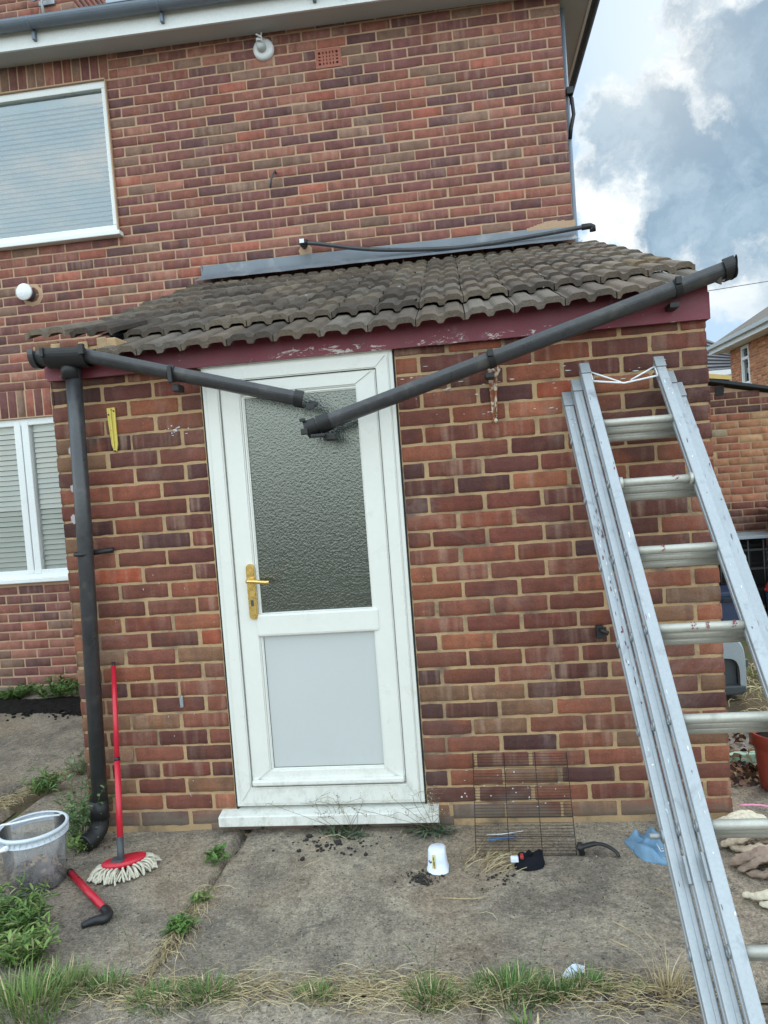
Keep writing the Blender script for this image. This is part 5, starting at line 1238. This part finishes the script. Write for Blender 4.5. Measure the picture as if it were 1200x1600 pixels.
# ------------------------------------------------------------------ weeds, grass and straw
GR = [(.10, .19, .045, .5), (.075, .15, .035, .5), (.14, .23, .06, .5), (.06, .12, .03, .5)]
GB = [(.155, .25, .06, .5), (.115, .20, .05, .5), (.20, .28, .08, .5), (.085, .15, .04, .5), (.24, .26, .11, .5)]
ST = [(.52, .42, .24, .5), (.42, .33, .18, .5), (.60, .50, .31, .5), (.33, .25, .14, .5)]
def blade(mb, p, d, L, w, bend, col, n=4):
    p = Vector(p); d = Vector(d).normalized(); side = Vector((-d.y, d.x, 0)); side = side.normalized() if side.length > .01 else Vector((1, 0, 0))
    vs = []; pos = p.copy(); dirn = d.copy(); flat = Vector((d.x, d.y, 0)); flat = flat.normalized() if flat.length > .01 else Vector((0, -1, 0))
    for i in range(n+1):
        f = 1-(i/n)**1.6*.92; vs += [pos-side*w*f, pos+side*w*f]
        pos = pos+dirn*(L/n); dirn = (dirn+(flat*.7-Vector((0, 0, 1)))*bend/n).normalized()
    vs = [Vector((v.x, v.y, max(v.z, .002))) for v in vs]
    mb.add(vs, [(2*i, 2*i+1, 2*i+3, 2*i+2) for i in range(n)], col, True)
def tuft(cx, cy, r, n, L, cols, label, name='grass_tuft', cat='grass tuft', group=None, dry=.15, w=.0016, lean=.6):
    mb = MB()
    for i in range(n):
        a = R.uniform(0, 6.283); q = r*math.sqrt(R.random()); x = cx+q*math.cos(a)*1.25; y = cy+q*math.sin(a)*.8
        if R.random() < .25: continue
        a2_ = a+R.gauss(0, .6); k = R.uniform(.1, lean)*(.4+q/r)
        isd = R.random() < dry
        blade(mb, (x, y, -.004), (math.cos(a2_)*k, math.sin(a2_)*k, 1), L*R.uniform(.3, 1.1)*(1.15-.6*q/r), w*R.uniform(.7, 1.4), R.uniform(.2, 1.3), R.choice(ST if isd else cols))
    return tag(mb.build(name, M['leaf'], fixn=False), label, cat, group)
TG = 'grass tufts along the concrete joint'
tuft(.135, -1.03, .055, 260, .085, GR, 'small grass tuft left of the biggest left hand clump', group=TG)
tuft(.33, -1.085, .085, 480, .075, GR, 'dark green grass clump at the foot of the diagonal joint', group=TG)
tuft(.465, -1.06, .06, 300, .095, GR, 'grass clump with tall stems just right of the diagonal joint', group=TG)
tuft(.800, -1.06, .05, 300, .065, GR+GB, 'bright compact grass tuft below the door', group=TG)
tuft(1.150, -1.075, .060, 420, .095, GR, 'grass tuft with long seeding stalks below the white tub', group=TG)
tuft(1.385, -1.045, .095, 700, .095, GR, 'widest grass clump, left of the white wrapper', group=TG)
tuft(1.51, -1.04, .05, 300, .075, GR, 'grass clump joined to the widest one, under the wrapper', group=TG)
tuft(1.60, -1.015, .055, 300, .080, GR, 'thin grass tuft right of the white wrapper', group=TG)
tuft(1.752, -1.03, .018, 60, .060, GB, 'tiny bright green sprig left of the ladder foot', group=TG)
tuft(-.10, -1.12, .13, 620, .15, GB, 'tall bright green grass in the bottom left corner', group=TG, dry=.05, w=.0022)
tuft(-.02, -1.02, .07, 300, .12, GB, 'bright grass behind the corner clump, left of the joint', group=TG, dry=.1)
tuft(1.42, -1.17, .03, 60, .07, GB, 'small sprout in front of the widest clump', group=TG, w=.003)
tuft(2.10, -.30, .06, 160, .09, ST, 'dry yellow grass tuft between the ladder and the rags', group='dry grass tufts', dry=.9)
tuft(2.16, -.10, .06, 160, .08, ST, 'dry grass growing at the right corner of the brick wall', group='dry grass tufts', dry=.8)
tuft(3.22, 2.05, .14, 260, .12, GB, 'green grass beside the grey hooded box', dry=.2)
tuft(1.83, -1.03, .05, 120, .14, ST, 'dry seeding grass beside the ladder stile', group='dry grass tufts', dry=1.0)

def leafy(cx, cy, r, n, h, cols, label, name='weed', lw=.012, ll=.05, parts=7, group=None, spread=1.0, wall=False):
    """branching weed: stems carrying many small pointed leaves"""
    mb = MB()
    for i in range(n):
        a = R.uniform(0, 6.283) if not wall else R.uniform(math.pi, 2*math.pi)
        q = r*math.sqrt(R.random()); x = cx+q*math.cos(a)*.5; y = cy+q*math.sin(a)*.5
        hh = h*R.uniform(.45, 1.05); d_ = Vector((math.cos(a)*spread*q/r*.9, math.sin(a)*spread*q/r*.6, 1)).normalized()
        p0 = Vector((x, y, 0)); pts = [p0+d_*hh*k/4+Vector((R.gauss(0, .004), R.gauss(0, .004), 0))*k for k in range(5)]
        mb.tube(pts, [.0016, .0014, .0012, .001, .0006], 4, c=(.10, .14, .05, .5))
        for j in range(parts):
            u = R.uniform(.15, 1.0)*4; k = min(3, int(u)); p = pts[k].lerp(pts[k+1], u-k); b = R.uniform(0, 6.283); L = ll*R.uniform(.5, 1.1)
            dd = Vector((math.cos(b), math.sin(b), R.uniform(-.1, .9))).normalized(); s = dd.cross(Vector((0, 0, 1))).normalized()*lw*.5*R.uniform(.6, 1.2); up_ = Vector((0, 0, .2*L))
            col = R.choice(cols); dn = Vector((0, 0, -.25*L))
            mb.add([p, p+dd*L*.35+s+up_*.4, p+dd*L*.35-s+up_*.4, p+dd*L*.75+s*.7+up_*.2, p+dd*L*.75-s*.7+up_*.2, p+dd*L+dn*.4, p+dd*L*.5+up_*.1], [(0, 1, 6), (0, 6, 2), (1, 3, 6), (2, 6, 4), (3, 5, 6), (5, 4, 6)], col, True)
    return tag(mb.build(name, M['leaf'], fixn=False), label, 'weed', group)
WG = 'weeds growing from the cracks'
leafy(-.40, -.74, .15, 60, .16, GB+GR, 'bushy bright green weed at the left edge, in front of the bucket', lw=.009, ll=.055, parts=16, group=WG)
leafy(-.24, -.90, .10, 40, .12, GB, 'light green leafy weed above the bottom left grass', lw=.010, ll=.05, parts=14, group=WG)
leafy(-.515, -.06, .09, 26, .36, [(.11, .18, .07, .5), (.08, .14, .05, .5), (.15, .21, .09, .5)], 'tall thin weed behind the downpipe', lw=.016, ll=.045, parts=16, group=WG, spread=.8)
leafy(-.44, -.16, .05, 16, .08, GB, 'low green weed at the foot of the downpipe', lw=.014, ll=.04, parts=9, group=WG)
leafy(.218, -.262, .035, 12, .05, GR, 'small spreading weed on the concrete left of the door sill', lw=.012, ll=.045, parts=8, group=WG, spread=1.6)
leafy(.255, -.56, .02, 14, .03, GR+GB, 'tiny weed at the top of the diagonal joint', lw=.008, ll=.03, parts=8, group=WG)
leafy(.245, -.74, .035, 30, .045, GR, 'low weed halfway down the diagonal joint', lw=.010, ll=.035, parts=9, group=WG)
leafy(-1.0, .46, .08, 30, .13, GR, 'weed on the crack of the left hand slab, behind the bucket', lw=.010, ll=.05, parts=9, group=WG)
leafy(-.92, .70, .05, 16, .17, [(.13, .18, .07, .5)], 'spindly weed at the far end of the left hand crack', lw=.006, ll=.04, parts=9, group=WG)
leafy(-2.38, 2.32, .20, 34, .10, GR, 'light green weed at the foot of the house wall, left one', lw=.018, ll=.06, parts=10, group=WG)
leafy(-1.98, 2.28, .22, 42, .17, GR, 'larger weed at the foot of the house wall beside the lean-to', lw=.018, ll=.06, parts=10, group=WG)
leafy(-2.35, 1.78, .05, 12, .09, GB, 'small sprout at the edge of the black soil', lw=.010, ll=.04, parts=8, group=WG)
DG = [(.085, .11, .065, .5), (.06, .085, .05, .5), (.11, .13, .085, .5), (.14, .14, .10, .5)]
def rosette(cx, cy, n, L, label, stalks, fl):
    mb = MB()
    for i in range(n):
        a = R.uniform(0, 6.283); k = R.uniform(.5, 1.6); d_ = Vector((math.cos(a)*k, math.sin(a)*k*.7-.15, R.uniform(.4, 1.1))).normalized()
        p = Vector((cx+R.gauss(0, .035), cy+R.gauss(0, .012), 0)); blade(mb, p, d_, L*R.uniform(.5, 1), .0062*R.uniform(.6, 1.2), R.uniform(.6, 1.8), R.choice(DG), 5)
    o = mb.build('weed', M['leaf'], fixn=False); tag(o, label, 'weed', 'weeds under the door sill')
    mb = MB(); fb = MB()
    for i in range(stalks):
        a = R.uniform(-1, 1); p = Vector((cx+R.gauss(0, .03), cy, .02)); q = p+Vector((R.gauss(0, .08), R.uniform(-.04, .01), R.uniform(.06, .15))); r_ = q+Vector((R.gauss(0, .05), R.uniform(-.03, 0), R.uniform(-.02, .05)))
        sp = spl([p, q, r_], 4); mb.tube(sp, .0008, 4, c=(.16, .14, .08, .5))
        for j in range(5):
            s = sp[R.randint(3, len(sp)-1)]; e_ = s+Vector((R.gauss(0, .016), R.gauss(0, .008), R.uniform(0, .022))); mb.tube([s, e_], .0005, 3, c=(.2, .17, .1, .5))
            c = R.choice(fl); k = R.uniform(.0014, .0028); fb.lathe(e_, [(0, -k), (k, 0), (0, k)], 6, c=c)
    mb.build('stem', M['leaf'], o, fixn=False); tag(fb.build('seed_head', M['straw'], o, fixn=False), kind='stuff')
SH = [(.55, .5, .38, .5), (.10, .06, .05, .5), (.65, .62, .5, .5), (.30, .25, .15, .5)]
rosette(.70, -.055, 80, .075, 'grey green weed with seed heads under the middle of the sill', 10, SH)
rosette(.76, -.07, 30, .06, 'smaller grey green weed just right of the one under mid sill', 5, SH)
rosette(1.115, -.06, 100, .085, 'grey green weed with yellow flowers under the right end of the sill', 14, SH+[(.75, .55, .05, .5)])

# dry straw along the joints, loose stalks and crumbs of soil
mb = MB()
def straw(p, a, L, w=.0009, col=None, arch=.01):
    p = Vector(p); d_ = Vector((math.cos(a), math.sin(a), 0))*L; s = Vector((-math.sin(a), math.cos(a), 0)); c = col or R.choice(ST)
    k = R.uniform(-.18, .18)*L
    mb.tube([p, p+d_*.33+s*k*.8+Vector((0, 0, arch)), p+d_*.67+s*k+Vector((0, 0, arch)), p+d_], w, 4, c=c)
for i in range(1700):
    x = R.uniform(-.2, 2.0); y = -1.04+R.gauss(0, .040)
    if R.random() < .45: x = R.choice([.55, .22, 1.20, .93, 1.72, 1.05])+R.gauss(0, .09)
    straw((x, y, R.uniform(-.005, .014)), R.choice([0, math.pi])+R.gauss(0, .5), R.uniform(.02, .11), R.uniform(.0005, .0011), arch=R.uniform(0, .012))
for i in range(220):
    f = R.random(); straw((.27-.03*f+R.gauss(0, .014), -.46-.5*f, R.uniform(-.01, .012)), R.gauss(-1.6, .6), R.uniform(.03, .10), R.uniform(.0005, .001))
for i in range(300):
    f = R.random(); straw((-1.16+.14*f+R.gauss(0, .03), .25+.45*f, R.uniform(0, .01)), R.uniform(0, 6.28), R.uniform(.02, .09))
for i in range(60): straw((1.35+R.gauss(0, .06), -.33+R.gauss(0, .04), .004), R.gauss(.75, .35), R.uniform(.06, .16), .0011)
for i in range(260): straw((R.uniform(2.9, 3.6), R.uniform(1.2, 2.4), .0), R.uniform(0, 6.28), R.uniform(.04, .18), .002, arch=.02)
for i in range(130): straw((R.uniform(.3, 2.2), R.uniform(-1.0, -.05), .003), R.uniform(0, 6.28), R.uniform(.006, .03), .0006)
for (x, y, a, L) in [(1.16, -.555, .03, .17), (.60, -.33, .6, .08), (.62, -.11, .02, .12), (1.30, -.65, -.6, .07), (.28, -.47, -.15, .09), (.08, -.75, -.9, .16), (.2, -.93, 2.2, .06), (1.9, -.5, -.7, .1), (.45, -.98, -.5, .14), (1.0, -.95, -.7, .08)]: straw((x, y, .004), a, L, .0012)
tag(mb.build('dry_straw', M['straw'], fixn=False), kind='stuff')
mb = MB()
for (x, y, a, h, k) in [(1.13, -1.06, 1.9, .20, 0), (1.16, -1.06, 1.5, .19, 0), (.98, -1.0, 1.9, .10, 0), (1.82, -1.02, 2.2, .24, 1), (1.84, -1.02, 1.9, .2, 1), (1.80, -1.03, 2.4, .18, 1), (.46, -1.05, 1.7, .16, 0), (.36, -1.06, 1.5, .15, 1), (.16, -.93, 1.8, .15, 0), (1.36, -1.12, 1.9, .15, 1), (.05, -.80, 1.6, .13, 0), (2.06, -.55, 2.4, .16, 1), (1.47, -1.0, 1.4, .17, 0)]:
    top_ = Vector((x+.12*math.cos(a)*1.5*h/.2, y+.02, h*.8)); c = ST[0] if k else (.12, .15, .07, .5)
    sp = spl([(x, y, 0), Vector((x, y, h*.45)).lerp(top_, .3), top_], 5); mb.tube(sp, .0008, 4, c=c); mb.tube([sp[-4], sp[-1]], [.0024, .001], 5, c=c)
tag(mb.build('grass_stalks', M['straw'], fixn=False), kind='stuff')
mb = MB()
def clod(x, y, s, z=0, col=(.022, .018, .016, .5)):
    bm = bmesh.new(); bmesh.ops.create_icosphere(bm, subdivisions=1, radius=s); k = R.uniform(0, 99)
    for v in bm.verts: v.co = v.co*(1+.5*noise.noise(v.co*(1.5/s)+Vector((k, 0, 0))))*Vector((1, 1, .6)) if False else Vector((v.co.x, v.co.y, v.co.z*.6))*(1+.5*noise.noise(v.co*(1.5/s)+Vector((k, 0, 0)))); 
    bm.verts.index_update(); mb.add([(v.co.x+x, v.co.y+y, v.co.z+z+s*.3) for v in bm.verts], [[v.index for v in f.verts] for f in bm.faces], col); bm.free()
for i in range(90): clod(R.gauss(.72, .11), -.15+R.gauss(0, .05), abs(R.gauss(0, .0035))+.0014)
for (x, y, s) in [(.55, -.20, .012), (.58, -.27, .013), (.71, -.14, .019), (.84, -.24, .010), (.57, -.08, .016), (.63, -.20, .008)]: clod(x, y, s)
for i in range(110): clod(1.09+R.gauss(0, .04), -.42+R.gauss(0, .025), abs(R.gauss(0, .003))+.0013)
for i in range(40): clod(1.35+R.gauss(0, .05), -.42+R.gauss(0, .03), abs(R.gauss(0, .003))+.0015)
for i in range(160): clod(R.uniform(.2, 2.3), R.uniform(-1.2, -.05), R.uniform(.0015, .0035), col=R.choice([(.05, .04, .035, .5), (.30, .28, .24, .5), (.45, .42, .38, .5), (.16, .12, .09, .5)]))
for i in range(60): clod(R.gauss(1.75, .08), R.gauss(-1.07, .02), R.uniform(.004, .013), col=R.choice([(.07, .05, .045, .5), (.12, .09, .08, .5), (.2, .17, .15, .5)]))
for i in range(70): clod(R.gauss(-.40, .05), R.gauss(-.10, .05), R.uniform(.002, .007), col=R.choice([(.07, .05, .035, .5), (.2, .14, .09, .5)]))
tag(mb.build('soil_crumbs', M['brown'], fixn=False), kind='stuff')
mb = MB()      # spilt black soil at the foot of the house wall
n = 110; vs = []; ny_ = 44
for j in range(ny_+1):
    for i in range(n):
        x = -3.4+i*.019; y = 1.70+j*.017; q_ = noise.fractal(Vector((x*1.6, y*3, 3)), 1.0, 2.0, 4)
        w = 1-abs((y-2.06-.10*math.sin(x*1.7))/.20)**1.5+q_*.9
        vs.append((x, y, -.004+min(.030, max(-.012, w*.030))+.010*noise.noise(Vector((x*30, y*30, 7)))+.004*noise.noise(Vector((x*80, y*80, 7)))))
mb.add(vs, [(j*n+i, j*n+i+1, (j+1)*n+i+1, (j+1)*n+i) for j in range(ny_) for i in range(n-1)], None, True)
for i in range(260): clod(R.uniform(-3.2, -1.4), 1.92+R.gauss(0, .13), abs(R.gauss(0, .008))+.003, col=(1, 1, 1, .5))
tag(mb.build('black_soil', M['soil'], fixn=False), kind='stuff')
mb = MB()      # dead leaves blown against the lean-to corner and step
litter(mb, Vector((2.52, .45, .0)), .14, .02, 240, BR, (.015, .05), .006); litter(mb, Vector((2.65, .8, .02)), .25, .02, 200, BR+[(.3, .28, .24, .5)], (.015, .06), .004)
tag(mb.build('dead_leaves', M['brown'], fixn=False), kind='stuff')
